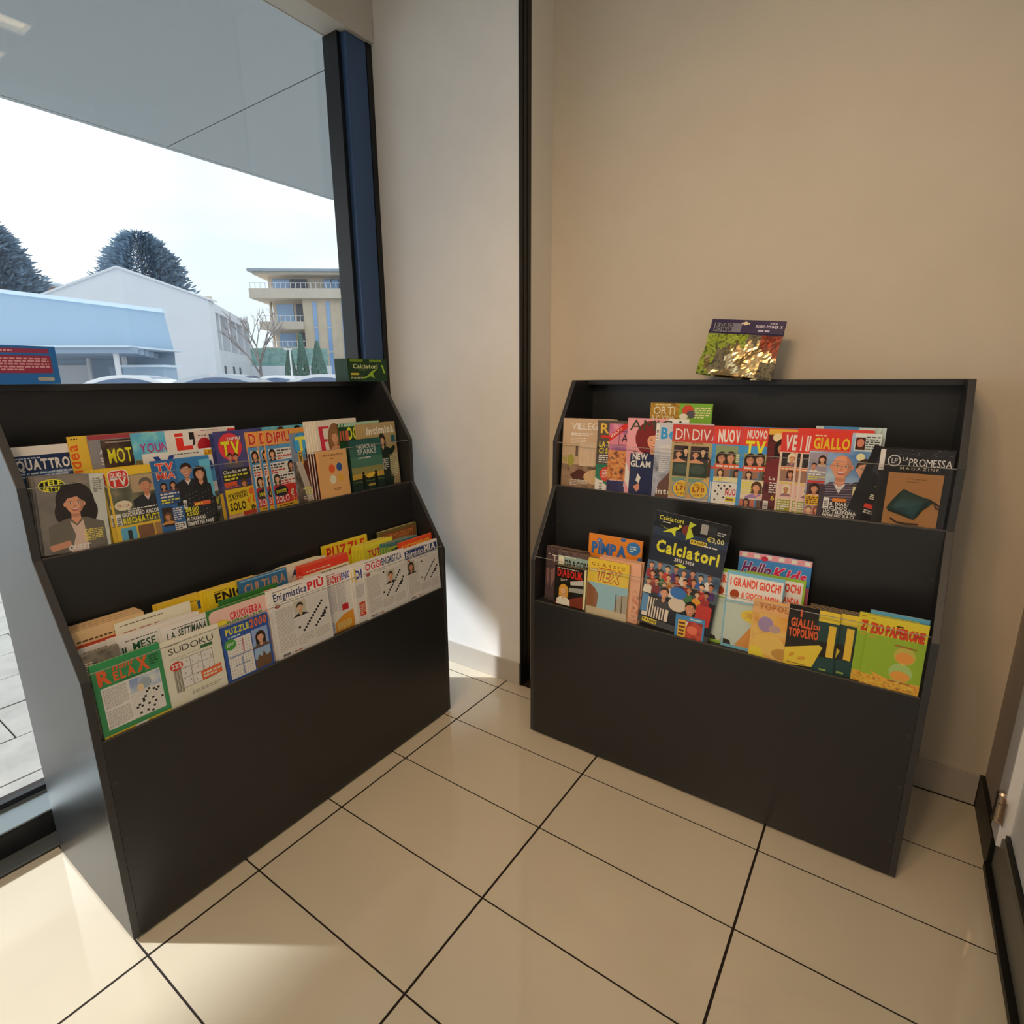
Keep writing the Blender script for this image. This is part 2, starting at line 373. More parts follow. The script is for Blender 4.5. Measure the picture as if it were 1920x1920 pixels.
# white gabled house with a loggia wing
g = ext('gabled_house', -25.1, 38, GZ, 'white gabled house behind the low blue building', 'house', rz=math.radians(5))
mb = MB(); mb.prism([(-5.3, 0), (5.3, 0), (5.3, 6.55), (0, 8.45), (-5.3, 6.6)], 1, 0, .9, m_pw); mb.build('wall', g)
rf = MB()
for s in (-1, 1): rf.prism([(0, 8.45), (s*5.5, 6.50), (s*5.5, 6.62), (0, 8.58)], 1, -.12, 1.0, m_pw)
rf.build('roof', g)
# wing running back along the right side
wv = Vector((-24.37+19.7, 16.0))
w = ext('loggia_wing', -20.45, 39.6, GZ, 'white wing with shaded loggia openings beside the gabled house', 'building', rz=math.atan2(16, -4.67)-math.pi/2)
Lw = wv.length
box('wall', (-1.8, 0, 0, 0, Lw, 3.6), m_pw, w); box('parapet', (-1.8, 0, 6.1, 0.12, Lw, 6.7), m_pw, w)
box('rear_wall', (-1.8, 0, 3.6, -1.6, Lw, 6.1), m_pw, w); box('end_wall', (-1.8, 0, 3.6, 0, .5, 6.1), m_pw, w)
box('chimney', (-1.5, 6.0, 6.7, -.9, 6.6, 7.7), m_slab, w)
for k in range(1, 6):
    box('pier', (-.5, k*Lw/5-.45, 3.6, .05, k*Lw/5, 6.1), m_pw, w)
for k in range(5):
    y = k*Lw/5+1.0; q = box('window', (-1.62, y, 3.9, -1.57, y+1.1, 5.6), m_wind, w)
for y in (3, 6.4, 9.2): box('window', (-.02, y, 1.7, .03, y+.7, 2.5), m_wind, w)

# low blue building with steel canopy
b = ext('low_blue_building', -16.5, 23, GZ, 'low pale blue building with a flat steel porch', 'building', rz=math.radians(4))
mb = MB(); pf = [(-9, 0), (2.35, 0), (2.55, 2.55), (2.35, 4.15), (-9, 5.5)]
mb.poly([(x, .8, z) for x, z in pf], m_pw2); mb.poly([(x-4.2, 6, z) for x, z in reversed(pf)], m_pw2)
for i in range(5):
    (xa, za), (xb, zb) = pf[i], pf[(i+1) % 5]; mb.poly([(xa, .8, za), (xa-4.2, 6, za), (xb-4.2, 6, zb), (xb, .8, zb)], m_pw2)
mb.build('wall', b)
mb = MB(); mb.prism([(-9, 5.5), (2.35, 4.15), (2.35, 4.30), (-9, 5.65)], 1, .7, 1.0, m_coping); mb.build('roof_edge', b)
for k in range(5):
    box('porch_beam', (-9, -2.9+k*.8, 2.40-.02*k, 3.0-.25*k, -2.6+k*.8, 2.62-.02*k), m_steel, b)
box('porch_roof', (-9, -3.0, 2.60, 2.9, .8, 2.66), m_coping, b)
for x, y in ((2.2, -2.6), (1.3, -.6), (-.6, .3)):
    c = MB(); c.tube((x, y, 0), (x, y, 2.45), .09, .09, m_rail, 10); c.build('porch_post', b)
box('shop_front', (-9, .7, .1, -.9, .79, 2.1), m_pw, b); box('side_wall', (.2, .2, 0, 1.2, .8, 2.0), m_pw2, b)
bx = ext('market_stall', -13.9, 21.5, GZ, 'small pale blue kiosk beside the steel porch', 'kiosk')
box('body', (-.7, 0, 0, .8, .9, 1.95), m_pw2, bx); box('flat_roof', (-.8, -.1, 1.95, .9, 1.0, 2.03), m_coping, bx)

# tan apartment block with deep balconies
a = ext('apartment_block', -21.3, 60, GZ, 'tan four-storey apartment block with deep balconies', 'building', rz=math.radians(3))
def ab(n, q, mt, par=a): return box(n, q, mt, par)
ab('tower_wall', (0, 0, 0, 10, 10, 9.5), m_brk)
ab('core_wall', (-3.6, 1.8, 0, 0, 10, 9.5), m_slab)
ab('top_wall', (-3.8, 1.6, 10.2, 10, 10, 12.0), m_slab)
ab('roof_eaves', (-5.0, -.6, 12.0, 10, 10, 12.25), m_roofg); ab('roof_slab', (-4.6, -.2, 11.75, 10, 10, 12.0), m_slab)
ab('balcony_slab', (-5.0, -.6, 9.45, 10, 10, 10.4), m_slab)
for z in (7.25, 4.75, 2.3): ab('balcony_slab', (-4.4, -.3, z-.75, 0, 10, z+.0), m_slab)
for z, h in ((10.4, .55), (7.25, .6), (4.75, .6), (2.3, .6)):
    top = z > 9; x0 = -4.9 if top else -4.3; x1 = 10 if top else 0
    r = MB(); r.box(x0, -.5 if top else -.25, z+h-.05, x1, -.45 if top else -.2, z+h, m_rail)
    for x in np.arange(x0, x1, .5): r.box(x, -.5 if top else -.25, z, x+.05, -.45 if top else -.2, z+h, m_rail)
    r.build('balcony_rail', a)
for z, z1 in ((7.25, 9.4), (4.75, 6.5), (2.3, 4.0), (.1, 1.6)):
    q = ab('window', (-3.2, 1.7, z, -1.5, 1.79, z1-.25), m_win); ab('window', (-1.2, 1.7, z, -.1, 1.79, z1-.2), m_wind)
    for x in (-4.1, -3.75): ab('balcony_pier', (x, 2.2, z, x+.16, 2.6, z1+.05), m_slab)
for x, wd in ((-3.3, 1.7), (-1.5, 1.7), (1.9, 2.3), (6.0, 2.4)): ab('window', (x, 1.5, 10.4, x+wd, 1.6, 11.6), m_win if x != -1.5 else m_wind)
for x in (2.65, 3.45, 7.2): ab('window_mullion', (x, 1.44, 10.4, x+.08, 1.5, 11.6), m_wind)
for x, wd, z0 in ((1.0, .38, 2.6), (2.35, .38, 1.8), (3.9, 1.05, 1.2), (6.1, .42, 2.2)):
    ab('tall_window', (x, -.06, z0, x+wd, .02, 9.2), m_win)
    for z in (4.2, 6.6): ab('transom', (x-.03, -.09, z, x+wd+.03, -.05, z+.1), m_slab)
ab('small_window', (1.05, -.06, .6, 1.35, .02, 2.5), m_wind); ab('small_window', (2.4, -.06, .8, 2.75, .02, 1.5), m_wind)
an = MB(); an.tube((3.4, 4, 12.2), (3.4, 4, 13.7), .04, .03, m_steel, 6); an.tube((3.0, 4, 13.4), (3.9, 4, 13.5), .03, .03, m_steel, 6); an.tube((3.1, 4, 13.1), (3.7, 4, 13.15), .03, .03, m_steel, 6); an.build('aerial', a)
ab('chimney', (4.3, 4, 12.2, 4.8, 4.6, 12.9), m_steel)

# brick building far left
rb = ext('brick_building', -47.6, 58, GZ, 'red brick building corner behind the left conifer', 'building')
box('wall', (-6, 0, 0, 2.3, 6, 10.5), m_brick, rb); box('eaves', (-6.5, -.5, 10.5, 3.3, 6.4, 10.75), m_coping, rb)

# white garden wall with green fence
gw = ext('garden_wall', -17.6, 46, GZ, 'white garden wall with green mesh fence on top', 'wall', rz=math.radians(14))
box('wall', (-3.0, 0, 0, 3.0, .25, 2.55), m_pw, gw); box('fence_screen', (-3.0, .08, 2.55, 2.8, .14, 3.9), m_hedge, gw)

# conifers: trunk and layered needle sprays
def conifer(X, Y, h, r, label, seed):
    e = ext('conifer', X, Y, GZ, label, 'tree', 'dark conifers'); rr = random.Random(seed)
    t = MB(); t.tube((0, 0, 0), (0, 0, h*.95), .45, .08, m_bark, 8); t.build('trunk', e)
    f = MB()
    for i in range(15000):
        z = rr.uniform(.25, 1.0); R = r*(1-((z-.45)/.56)**2 if z > .45 else 1-.5*(.45-z))**.55 if z < 1 else .1
        th = rr.uniform(0, 2*math.pi); R *= 1+.11*math.sin(5*th+9*z)+.07*math.sin(11*th-23*z); q = R*math.sqrt(rr.uniform(.15, 1))*rr.uniform(.86, 1.04)
        c = Vector((q*math.cos(th), q*math.sin(th), z*h+rr.uniform(-.3, .3)))
        d = Vector((math.cos(th), math.sin(th), rr.uniform(-.1, .75))).normalized(); sdv = d.cross(UZ).normalized()
        l = rr.uniform(.18, .75); wd = rr.uniform(.03, .10)
        f.poly([c-sdv*wd, c+d*l*.5-UZ*.1-sdv*wd*.3, c+d*l, c+sdv*wd+UZ*.1], m_leafd)
    f.build('foliage', e, recalc=False)
conifer(-34.6, 56, 14.5, 4.1, 'dark rounded conifer rising behind the white gable', 3)
conifer(-39.0, 44, 12.9, 3.5, 'dark conifer cut off by the left edge of the view', 5)
# cypresses
for k, (X, h, lab) in enumerate(((-15.42, 3.35, 'slim green cypress left of the taller cypress'), (-14.55, 4.25, 'tallest slim cypress before the apartment block'), (-13.45, 3.8, 'broad green cypress right of the taller cypress'))):
    e = ext('cypress', X, 40, GZ, lab, 'tree', 'cypresses'); rr = random.Random(k+20)
    f = MB(); R = (.34, .33, .48)[k]
    t = MB(); t.tube((0, 0, 0), (0, 0, h*.5), .06, .03, m_bark, 6); t.build('trunk', e)
    for i in range(500):
        z = rr.random(); q = R*math.sin(math.pi*min(1, (z*.86+.12)))**.8*(1 if z < .4 else (1-(z-.4)/.62)**.6); th = rr.uniform(0, 6.283)
        c = Vector((q*math.cos(th), q*math.sin(th), z*h)); d = Vector((math.cos(th)*.3, math.sin(th)*.3, 1)).normalized(); s = d.orthogonal().normalized()
        f.poly([c-s*.09, c+d*.4, c+s*.09], m_leafc)
    f.build('foliage', e, recalc=False)
# bare trees
def bare(X, Y, h, label, seed):
    e = ext('bare_tree', X, Y, GZ, label, 'tree', 'bare winter trees'); rr = random.Random(seed)
    t = MB(); t.tube((0, 0, 0), (.05, 0, h*.45), .09, .06, m_bark, 7); t.build('trunk', e)
    b = MB()
    def br(p, d, l, r, n):
        q = p+d*l; b.tube(p, q, r, r*.6, m_bark, 5)
        if n:
            for _ in range(3): br(q, (d+Vector((rr.uniform(-.75, .75), rr.uniform(-.75, .75), rr.uniform(.05, .5)))).normalized(), l*rr.uniform(.55, .8), r*.6, n-1)
    for _ in range(5): br(Vector((.05, 0, h*rr.uniform(.3, .45))), Vector((rr.uniform(-.6, .6), rr.uniform(-.6, .6), .9)).normalized(), h*.2, .045, 3)
    b.build('branches', e)
bare(-11.0, 25, 4.9, 'bare young tree before the apartment block', 4)
bare(-16.6, 17.5, 4.2, 'bare young tree before the low blue building', 9)
# street lamp
sl = ext('street_lamp', -14.4, 37.5, GZ, 'slim white lamp post among the cypresses', 'street lamp')
c = MB(); c.tube((0, 0, 0), (0, 0, 3.4), .06, .05, m_rail, 8); c.build('post', sl); box('lamp_head', (-.35, -.1, 3.35, .1, .1, 3.45), m_rail, sl)
# parked cars
def car(X, Y, rz, paint, label):
    e = ext('parked_car', X, Y, GZ, label, 'car', 'parked cars', rz=rz)
    prof = [(-2.1, .35), (-2.15, .8), (-1.95, 1.02), (-1.2, 1.10), (1.15, 1.08), (2.0, .95), (2.15, .7), (2.12, .35)]
    MB().prism(prof, 1, -.86, .86, paint).build('body', e, bevel=.06)
    cab = MB(); N = 10; ring = []
    for k in range(N+1):
        t = k/N; x = -1.75+2.95*t; z = 1.06+.56*math.sin(math.pi*min(1, max(0, t)))**.62; ring.append((x, z))
    for (xa, za), (xb, zb) in zip(ring[:-1], ring[1:]): cab.poly([(xa, -.64, za), (xb, -.64, zb), (xb, .64, zb), (xa, .64, za)], paint)
    for s in (-1, 1): cab.poly([(x, s*.64, z) for x, z in ring], paint)
    cab.build('cabin', e)
    for s in (-1, 1):
        gl = MB(); gl.poly([(x*.86-.03, s*.655, 1.06+(z-1.06)*.84) for x, z in ring], m_carg); gl.build('side_window', e)
    gl = MB(); (xa, za), (xb, zb) = ring[7], ring[10]
    gl.poly([(xb+.03, -.58, zb+.02), (xb+.03, .58, zb+.02), (xa+.03, .55, za+.02), (xa+.03, -.55, za+.02)], m_carg); gl.build('windscreen', e)
    for x in (-1.35, 1.35):
        for s in (-1, 1):
            w = MB(); w.tube((x, s*.70, .33), (x, s*.88, .33), .33, .33, m_tyre, 16); w.build('wheel', e)
car(-7.0, 14.5, math.radians(10), m_cars, 'silver parked car just left of the bare tree')
car(-7.9, 20.5, math.radians(-5), m_carw, 'white parked car below the cypresses')
car(-5.2, 17.0, math.radians(4), m_carw, 'white parked car nearest the dark window post')
car(-10.6, 16.5, math.radians(8), m_carw, 'white parked car under the gabled house')

# ------------------------------------------------------------------ lettering
CH = "ABCDEFGHIJKLMNOPQRSTUVWXYZabcdefghijklmnopqrstuvwxyz0123456789'!&€.,+-|()ÀÙÒàùò"
GL = {}
def load_glyphs():
    tmp = []
    for st, off in (('r', 0), ('b', .018), ('k', .038)):
        for c in CH:
            cu = bpy.data.curves.new('glyph', 'FONT'); cu.body = c; cu.size = 1; cu.offset = off; cu.resolution_u = 2
            o = bpy.data.objects.new('glyph', cu); COL.objects.link(o); tmp.append((st, c, o, cu))
    bpy.context.view_layer.update(); dg = bpy.context.evaluated_depsgraph_get()
    for st, c, o, cu in tmp:
        ev = o.evaluated_get(dg); me = ev.to_mesh(); me.calc_loop_triangles()
        v = [(p.co.x, p.co.y) for p in me.vertices]; t = [tuple(q.vertices) for q in me.loop_triangles]
        GL[(st, c)] = (v, t); ev.to_mesh_clear()
    for st, c, o, cu in tmp: bpy.data.objects.remove(o); bpy.data.curves.remove(cu)
load_glyphs()
CAP = max(y for x, y in GL[('r', 'H')][0])

def clip(poly, w, h):
    for ax, lim, sg in ((0, 0, 1), (0, w, -1), (1, 0, 1), (1, h, -1)):
        out = []; n = len(poly)
        for i in range(n):
            p, q = poly[i], poly[(i+1) % n]; dp = (p[ax]-lim)*sg; dq = (q[ax]-lim)*sg
            if dp >= 0: out.append(p)
            if (dp >= 0) != (dq >= 0):
                t = dp/(dp-dq); out.append((p[0]+(q[0]-p[0])*t, p[1]+(q[1]-p[1])*t))
        poly = out
        if len(poly) < 3: return []
    return poly

class Cover:                     # print on a cover, centimetres, origin lower left
    def __init__(s, w, h): s.w, s.h = w, h; s.mb = MB(); s.k = 1; s.rr = random.Random(int(w*100+h*7))
    def mt(s, c): return pr(c) if isinstance(c, str) else c
    def face(s, pts, c, z=None):
        pts = clip(list(pts), s.w, s.h)
        if pts: s.mb.poly([(x/100, y/100, s.k*1.6e-5) for x, y in pts], s.mt(c))
    def up(s): s.k += 1
    def R(s, x, y, w, h, c, rot=0):
        p = [(0, 0), (w, 0), (w, h), (0, h)]; s.P([(x+a*math.cos(rot)-b*math.sin(rot), y+a*math.sin(rot)+b*math.cos(rot)) for a, b in p], c); return s
    def P(s, pts, c): s.face(pts, c); s.up(); return s
    def E(s, cx, cy, rx, ry, c, n=22, rot=0):
        pts = []
        for i in range(n):
            a = 2*math.pi*i/n; x, y = rx*math.cos(a), ry*math.sin(a); pts.append((cx+x*math.cos(rot)-y*math.sin(rot), cy+x*math.sin(rot)+y*math.cos(rot)))
        return s.P(pts, c)
    def RR(s, x, y, w, h, r, c):
        pts = []
        for cx, cy, a0 in ((x+w-r, y+r, -90), (x+w-r, y+h-r, 0), (x+r, y+h-r, 90), (x+r, y+r, 180)):
            for k in range(5): a = math.radians(a0+22.5*k); pts.append((cx+r*math.cos(a), cy+r*math.sin(a)))
        return s.P(pts, c)
    def O(s, x, y, w, h, t, c):
        for q in ((x, y, w, t), (x, y+h-t, w, t), (x, y, t, h), (x+w-t, y, t, h)): s.face([(q[0], q[1]), (q[0]+q[2], q[1]), (q[0]+q[2], q[1]+q[3]), (q[0], q[1]+q[3])], c)
        s.up(); return s
    def T(s, x, y, t, size, c, fit=None, st='b', sh=0, rot=0, gap=.10, vs=1):
        k = size/CAP; cur = 0; its = []
        for ch in t:
            if ch == ' ': cur += .30; continue
            g = GL.get((st, ch))
            if not g or not g[0]: continue
            x0 = min(v[0] for v in g[0]); x1 = max(v[0] for v in g[0]); its.append((g, cur-x0)); cur += (x1-x0)+gap*(.8 if size > 1 else 1)
        wid = (cur-gap)*k; sx = (fit/wid) if fit else 1
        cr_, sr_ = math.cos(rot), math.sin(rot)
        for g, off in its:
            P = []
            for vx, vy in g[0]:
                X = ((vx+off)*sx+vy*sh)*k; Y = vy*k*vs; P.append((x+X*cr_-Y*sr_, y+X*sr_+Y*cr_))
            for tr in g[1]: s.face([P[i] for i in tr], c)
        s.up(); return s
    def TO(s, x, y, t, size, c, oc, o=.12, **kw):   # outlined lettering
        for dx, dy in ((-o, 0), (o, 0), (0, o), (0, -o)): s.T(x+dx, y+dy, t, size, oc, **kw)
        return s.T(x, y, t, size, c, **kw)
    def L(s, x, y, w, h, n, c, dens=.9, th=.55):     # block of small print
        p = h/n
        for i in range(n):
            cx = x; yy = y+h-(i+1)*p+p*(1-th)/2
            end = x+w*(1 if i < n-1 else s.rr.uniform(.4, .9))
            while cx < end-.12:
                l = min(s.rr.uniform(.25, .95)*p*2.2, end-cx); s.face([(cx, yy), (cx+l, yy), (cx+l, yy+p*th), (cx, yy+p*th)], c); cx += l+p*.35/dens
        s.up(); return s
    def X(s, x, y, w, h, n, cells, ink='#15151a', grid='#9a9890', paper='#e9e4d8'):   # crossword grid
        s.R(x, y, w, h, paper)
        m = max(1, int(round(n*h/w)))
        for i in range(n+1): s.face([(x+w*i/n-.02, y), (x+w*i/n+.02, y), (x+w*i/n+.02, y+h), (x+w*i/n-.02, y+h)], grid)
        for j in range(m+1): s.face([(x, y+h*j/m-.02), (x+w, y+h*j/m-.02), (x+w, y+h*j/m+.02), (x, y+h*j/m+.02)], grid)
        s.up()
        for i, j in cells:
            if i < n and j < m: s.face([(x+w*i/n, y+h*j/m), (x+w*(i+1)/n, y+h*j/m), (x+w*(i+1)/n, y+h*(j+1)/m), (x+w*i/n, y+h*(j+1)/m)], ink)
        s.up(); return s
    def B(s, x, y, w, h, vert=True):                 # barcode
        s.R(x, y, w, h, '#e6e2da'); n = 16
        for i in range(n):
            if s.rr.random() < .62:
                a = i/n
                q = (x+w*.15, y+h*(.05+.7*a), w*.7, h*.7/n*.8) if vert else (x+w*(.05+.9*a), y+h*.2, w*.9/n*.8, h*.7)
                s.face([(q[0], q[1]), (q[0]+q[2], q[1]), (q[0]+q[2], q[1]+q[3]), (q[0], q[1]+q[3])], '#1c1a1a')
        s.up(); return s
    def F(s, cx, cy, r, skin='#c98f6e', hair='#2a1a14', cloth='#33373f', long=1, wid=2.3, bald=0, tilt=0, body=3.0, collar=None):
        # generic portrait: r is the half-height of the face
        f = r*.76
        if long and not bald:
            s.E(cx, cy+.05*r, f*1.55, r*1.45, hair); s.R(cx-f*1.5, cy-r*1.3*long, f*3, r*1.4*long, hair)
        s.P([(cx-r*wid, cy-r*body), (cx-r*wid*.95, cy-r*2.0), (cx-r*.75, cy-r*1.35), (cx+r*.75, cy-r*1.35), (cx+r*wid*.95, cy-r*2.0), (cx+r*wid, cy-r*body)], cloth)
        s.P([(cx-r*.38, cy-r*1.5), (cx-r*.36, cy-r*.6), (cx+r*.36, cy-r*.6), (cx+r*.38, cy-r*1.5), (cx, cy-r*1.95)], skin)
        if collar: s.P([(cx-r*.5, cy-r*1.4), (cx, cy-r*2.3), (cx+r*.5, cy-r*1.4), (cx, cy-r*1.75)], collar)
        if not bald: s.E(cx, cy+.32*r, f*1.18, r*.95, hair)
        if bald or not long:
            for e in (-1, 1): s.E(cx+e*f*1.0, cy-.02*r, f*.17, r*.22, skin, 10)
        s.P([(cx+f*math.cos(a)*(1-.16*max(0, -math.sin(a))), cy+r*math.sin(a)) for a in [math.radians(15*k) for k in range(24)]], skin)
        dk = '#3a211a'
        sh_ = '#%02x%02x%02x' % tuple(int(int(skin[k:k+2], 16)*.86) for k in (1, 3, 5))
        s.P([(cx+f*.35, cy+.93*r)]+[(cx+f*math.cos(a)*(1-.16*max(0, -math.sin(a))), cy+r*math.sin(a)) for a in [math.radians(60-15*k) for k in range(9)]]+[(cx+f*.3, cy-.8*r), (cx+f*.62, cy-.2*r)], sh_)
        s.P([(cx-r*.36, cy-r*.95), (cx+r*.36, cy-r*.95), (cx+r*.37, cy-r*1.2), (cx, cy-r*1.32), (cx-r*.37, cy-r*1.2)], sh_)
        if not bald: s.P([(cx-f*1.02, cy+.15*r), (cx-f*.7, cy+.55*r), (cx+f*.3, cy+.72*r), (cx+f*.95, cy+.2*r), (cx+f*.8, cy+r*.85), (cx, cy+r*1.12), (cx-f*.85, cy+r*.8)], hair)
        for e in (-1, 1):
            s.E(cx+e*f*.42, cy+.08*r, f*.19, r*.075, '#efe6dd', 10); s.E(cx+e*f*.42, cy+.08*r, f*.09, r*.075, dk, 8)
            s.P([(cx+e*f*.16, cy+.23*r), (cx+e*f*.42, cy+.31*r), (cx+e*f*.70, cy+.22*r), (cx+e*f*.42, cy+.26*r)], dk)
        s.P([(cx-f*.15, cy-.27*r), (cx, cy-.34*r), (cx+f*.15, cy-.27*r), (cx+f*.03, cy-.05*r)], sh_)
        lo = [(cx+f*.42*math.cos(a), cy-.44*r+.24*r*math.sin(a)) for a in [math.radians(180+22.5*k) for k in range(9)]]
        s.P(lo, '#9c3f3a'); s.P([(cx+(x-cx)*.8, cy-.445*r+(y-cy+.44*r)*.5) for x, y in lo], '#f0e8e0')
        return s

PCREAM = pages_mat('cream_pages', '#d8c3a0', '#a98f6d'); PWHITE = pages_mat('white_pages', '#d9d2c6', '#9d958a')
m_film = clear('plastic_wrap', (.985, .985, .985), .45, .10)

ALL = {}
def mag_parts(root, w, h, t, base, pages, spine):
    w /= 100; h /= 100
    cov = pr(base) if isinstance(base, str) else base; sp = pr(spine)
    mb = MB(); mb.box(0, 0, -.00035, w, h, 0, cov); mb.box(0, 0, -t, w, h, -t+.00035, sp); mb.box(-.0003, 0, -t, .0006, h, 0, sp)
    cv = mb.build('cover', root)
    box('page_block', (.0006, .0005, -t+.00035, w-.0008, h-.0008, -.00035), pages, root)
    return cv
SH = {'LL': ('L', 0.0, LB), 'LU': ('L', .155, UB), 'RL': ('R', 0.0, LB), 'RU': ('R', .155, UB)}
def place(o, sh, s, d, lean=4, roll=0, yaw=0, t=.005, w=.2, lift=0):
    side, base, z0 = SH[sh]
    al = Vector((0, 1, 0)) if side == 'L' else Vector((1, 0, 0)); ou = Vector((1, 0, 0)) if side == 'L' else Vector((0, -1, 0))
    y_, l_, r_ = math.radians(yaw), math.radians(lean), math.radians(roll)
    ex = al*math.cos(y_)-ou*math.sin(y_); on = ou*math.cos(y_)+al*math.sin(y_)
    ey = UZ*math.cos(l_)-on*math.sin(l_); ez = on*math.cos(l_)+UZ*math.sin(l_)
    ex2 = ex*math.cos(r_)+ey*math.sin(r_); ey2 = ey*math.cos(r_)-ex*math.sin(r_)
    org = Vector((LX, LY, 0)) if side == 'L' else Vector((RX, RY, 0))
    p = org+al*s-ou*(base+d); p.z = z0-.0035
    low = min(0, (ex2*w).z)-t*abs(ez.z)
    p.z += -low+lift
    m = Matrix((ex2, ey2, ez)).transposed().to_4x4(); m.translation = p; o.matrix_world = m
def mag(sh, s, d, w, h, t, base, label, fn=None, copies=(), pages=None, spine=None, yaw=0, roll=0, lean=4, name='magazine', cat='magazine', group=None, clabel=None, cgroup=None, lift=0):
    pages = pages or PWHITE; spine = spine or (base if isinstance(base, str) else '#cfc8bb')
    b = empty(name, (0, 0, 0)); b.empty_display_size = .02; cv = mag_parts(b, w, h, t, base, pages, spine)
    place(b, sh, s, d, lean, roll, yaw, t, w/100, lift); tag(b, label, cat, group)
    p = None
    if fn:
        c = Cover(w, h); fn(c); p = c.mb.build('cover_print', cv, recalc=False)
    for i, q in enumerate(copies):
        b2 = b.copy(); COL.objects.link(b2); place(b2, sh, q[0], q[1], q[2] if len(q) > 2 else lean, roll, yaw, t, w/100)
        tag(b2, clabel if len(copies) == 1 else clabel+', '+['first behind', 'second behind', 'third behind', 'fourth behind', 'fifth behind'][i], cat, cgroup)
        for ch in list(b.children):
            k2 = ch.copy(); COL.objects.link(k2); k2.parent = b2
            for g2 in list(ch.children): g3 = g2.copy(); COL.objects.link(g3); g3.parent = k2
    return b

SK = ['#c98f6e', '#b87f60', '#d8a584', '#a56f50']
# ================================================================= left rack, upper tier
def c(c_):
    c_.R(0, 23.6, 21, 2.2, '#dfe3e6').R(0, 0, 21, 23.4, '#15294f').R(0, 16.5, 21, 3.2, photo('sea', ['#15294f', '#20407a', '#8fa0b8'], 40))
    c_.T(.9, 20.2, 'QUATTRORUOTE', 2.3, '#dfe2e4', fit=17.4, st='k').L(1, 22.7, 6, .5, 1, '#aab4c4').L(1, 18.2, 18, 1.4, 2, '#9fb0c8'); c_.E(10, 8, 8, 3.2, '#7d1f1c').E(10, 9.4, 5, 1.8, '#20262e')
mag('LU', .023, .086, 21, 25.8, .006, '#15294f', 'dark blue car magazine with white band and big white title', c)
def c(c_):
    c_.R(0, 17.5, 19, 9.9, '#d8a53a').R(0, 0, 19, 17.5, '#5b4a4a'); c_.T(1.75, 18.3, 'idea', 2.4, '#c8511f', rot=math.pi/2, fit=7.0, st='b'); c_.L(.6, 26.4, 2.6, .6, 1, '#2a2018').R(3.9, 23.5, 4, 2.6, '#c77b28').L(4, 21, 7, 2, 3, '#6b5330').R(4.2, 18, 3, 2.3, '#8c8f96')
mag('LU', .139, .078, 19, 27.4, .005, '#d8a53a', 'yellow magazine with orange title running up its left edge', c)
def c(c_):
    c_.R(0, 26.2, 20, 1.3, '#8d3a44').R(0, 0, 20, 26.2, '#7a7a80').T(2.0, 22.6, 'A', 2.0, '#e8e6e4', st='b').L(2, 19.5, 2, 2.2, 3, '#e0e0e0').L(1.6, 16.5, 2.6, 2, 2, '#dddddd')
mag('LU', .179, .072, 20, 27.4, .005, '#77777d', 'grey magazine with a white capital letter and dark red top edge', c)
def c(c_):
    c_.R(0, 0, 20, 26, photo('garage', ['#241c1a', '#3d2f2a', '#5a4a3e'], 25)).TO(1.0, 20.0, 'MOTOCICLISMO', 3.6, '#e5c22a', '#2b1d10', .06, fit=19, st='b').R(.9, 25.2, 18, .35, '#8a8076').B(1.6, 14.5, 1.6, 3.8).E(7, 17, 2.5, 1.5, '#8c6b4c').E(11.5, 15.5, 2.6, 1.9, '#15181c').O(9.5, 13.8, 4, 3.2, .3, '#a9abb0')
mag('LU', .205, .066, 20, 26, .005, '#2d2320', 'dark brown motorcycle magazine with heavy yellow title', c)
def c(c_):
    c_.R(0, 20, 19, 7.3, photo('sky', ['#3f8fc0', '#5aa7d2', '#8cc4de'], 20)).R(0, 0, 19, 20, '#8b7a5a').R(0, 16.8, 19, 3.2, '#70694f').T(1.6, 21.8, 'YOUNG', 2.4, '#a02874', fit=8.6, st='b').L(2, 17.5, 10, 1.5, 2, '#d8d0b0')
mag('LU', .273, .060, 19, 27.3, .005, '#5aa7d2', 'sky blue magazine with magenta title', c)
def c(c_):
    c_.R(0, 0, 20, 27.3, '#d5cec8').R(2.3, 25.4, 2.2, 1.0, '#c32f28').R(2.4, 21.4, 2.0, 3.7, '#c32f28').R(2.4, 21.4, 4.4, 1.3, '#c32f28')
    c_.P([(6.2, 26.4), (8.4, 26.4), (8.4, 24.6), (7.2, 22.6), (6.8, 22.6), (7.2, 24.4), (6.2, 24.4)], '#1c1a1c').T(7.4, 21.4, 'A', 5.0, '#c32f28', st='k').T(13.4, 21.4, 'LTRA', 5.0, '#c32f28', st='k').L(10, 26.4, 8, .5, 1, '#6b6460')
mag('LU', .356, .054, 20, 27.3, .005, '#d5cec8', 'white magazine with heavy red letters and a black apostrophe', c)
def c(c_): c_.R(0, 0, 19, 26.4, '#c9b9b6').E(15.5, 22.5, 3.4, 3.4, '#9c1f2a').L(11, 25.2, 7, .6, 1, '#555555')
mag('LU', .432, .049, 7.0, 26.6, .004, '#c9b9b6', 'narrow pale magazine with a dark red disc, behind the purple TV guide', lambda c_: c_.R(0, 0, 7, 26.6, '#c9b9b6').E(2.4, 22.2, 2.1, 2.5, '#9c1f2a').L(.8, 25, 5, .6, 1, '#555555'))
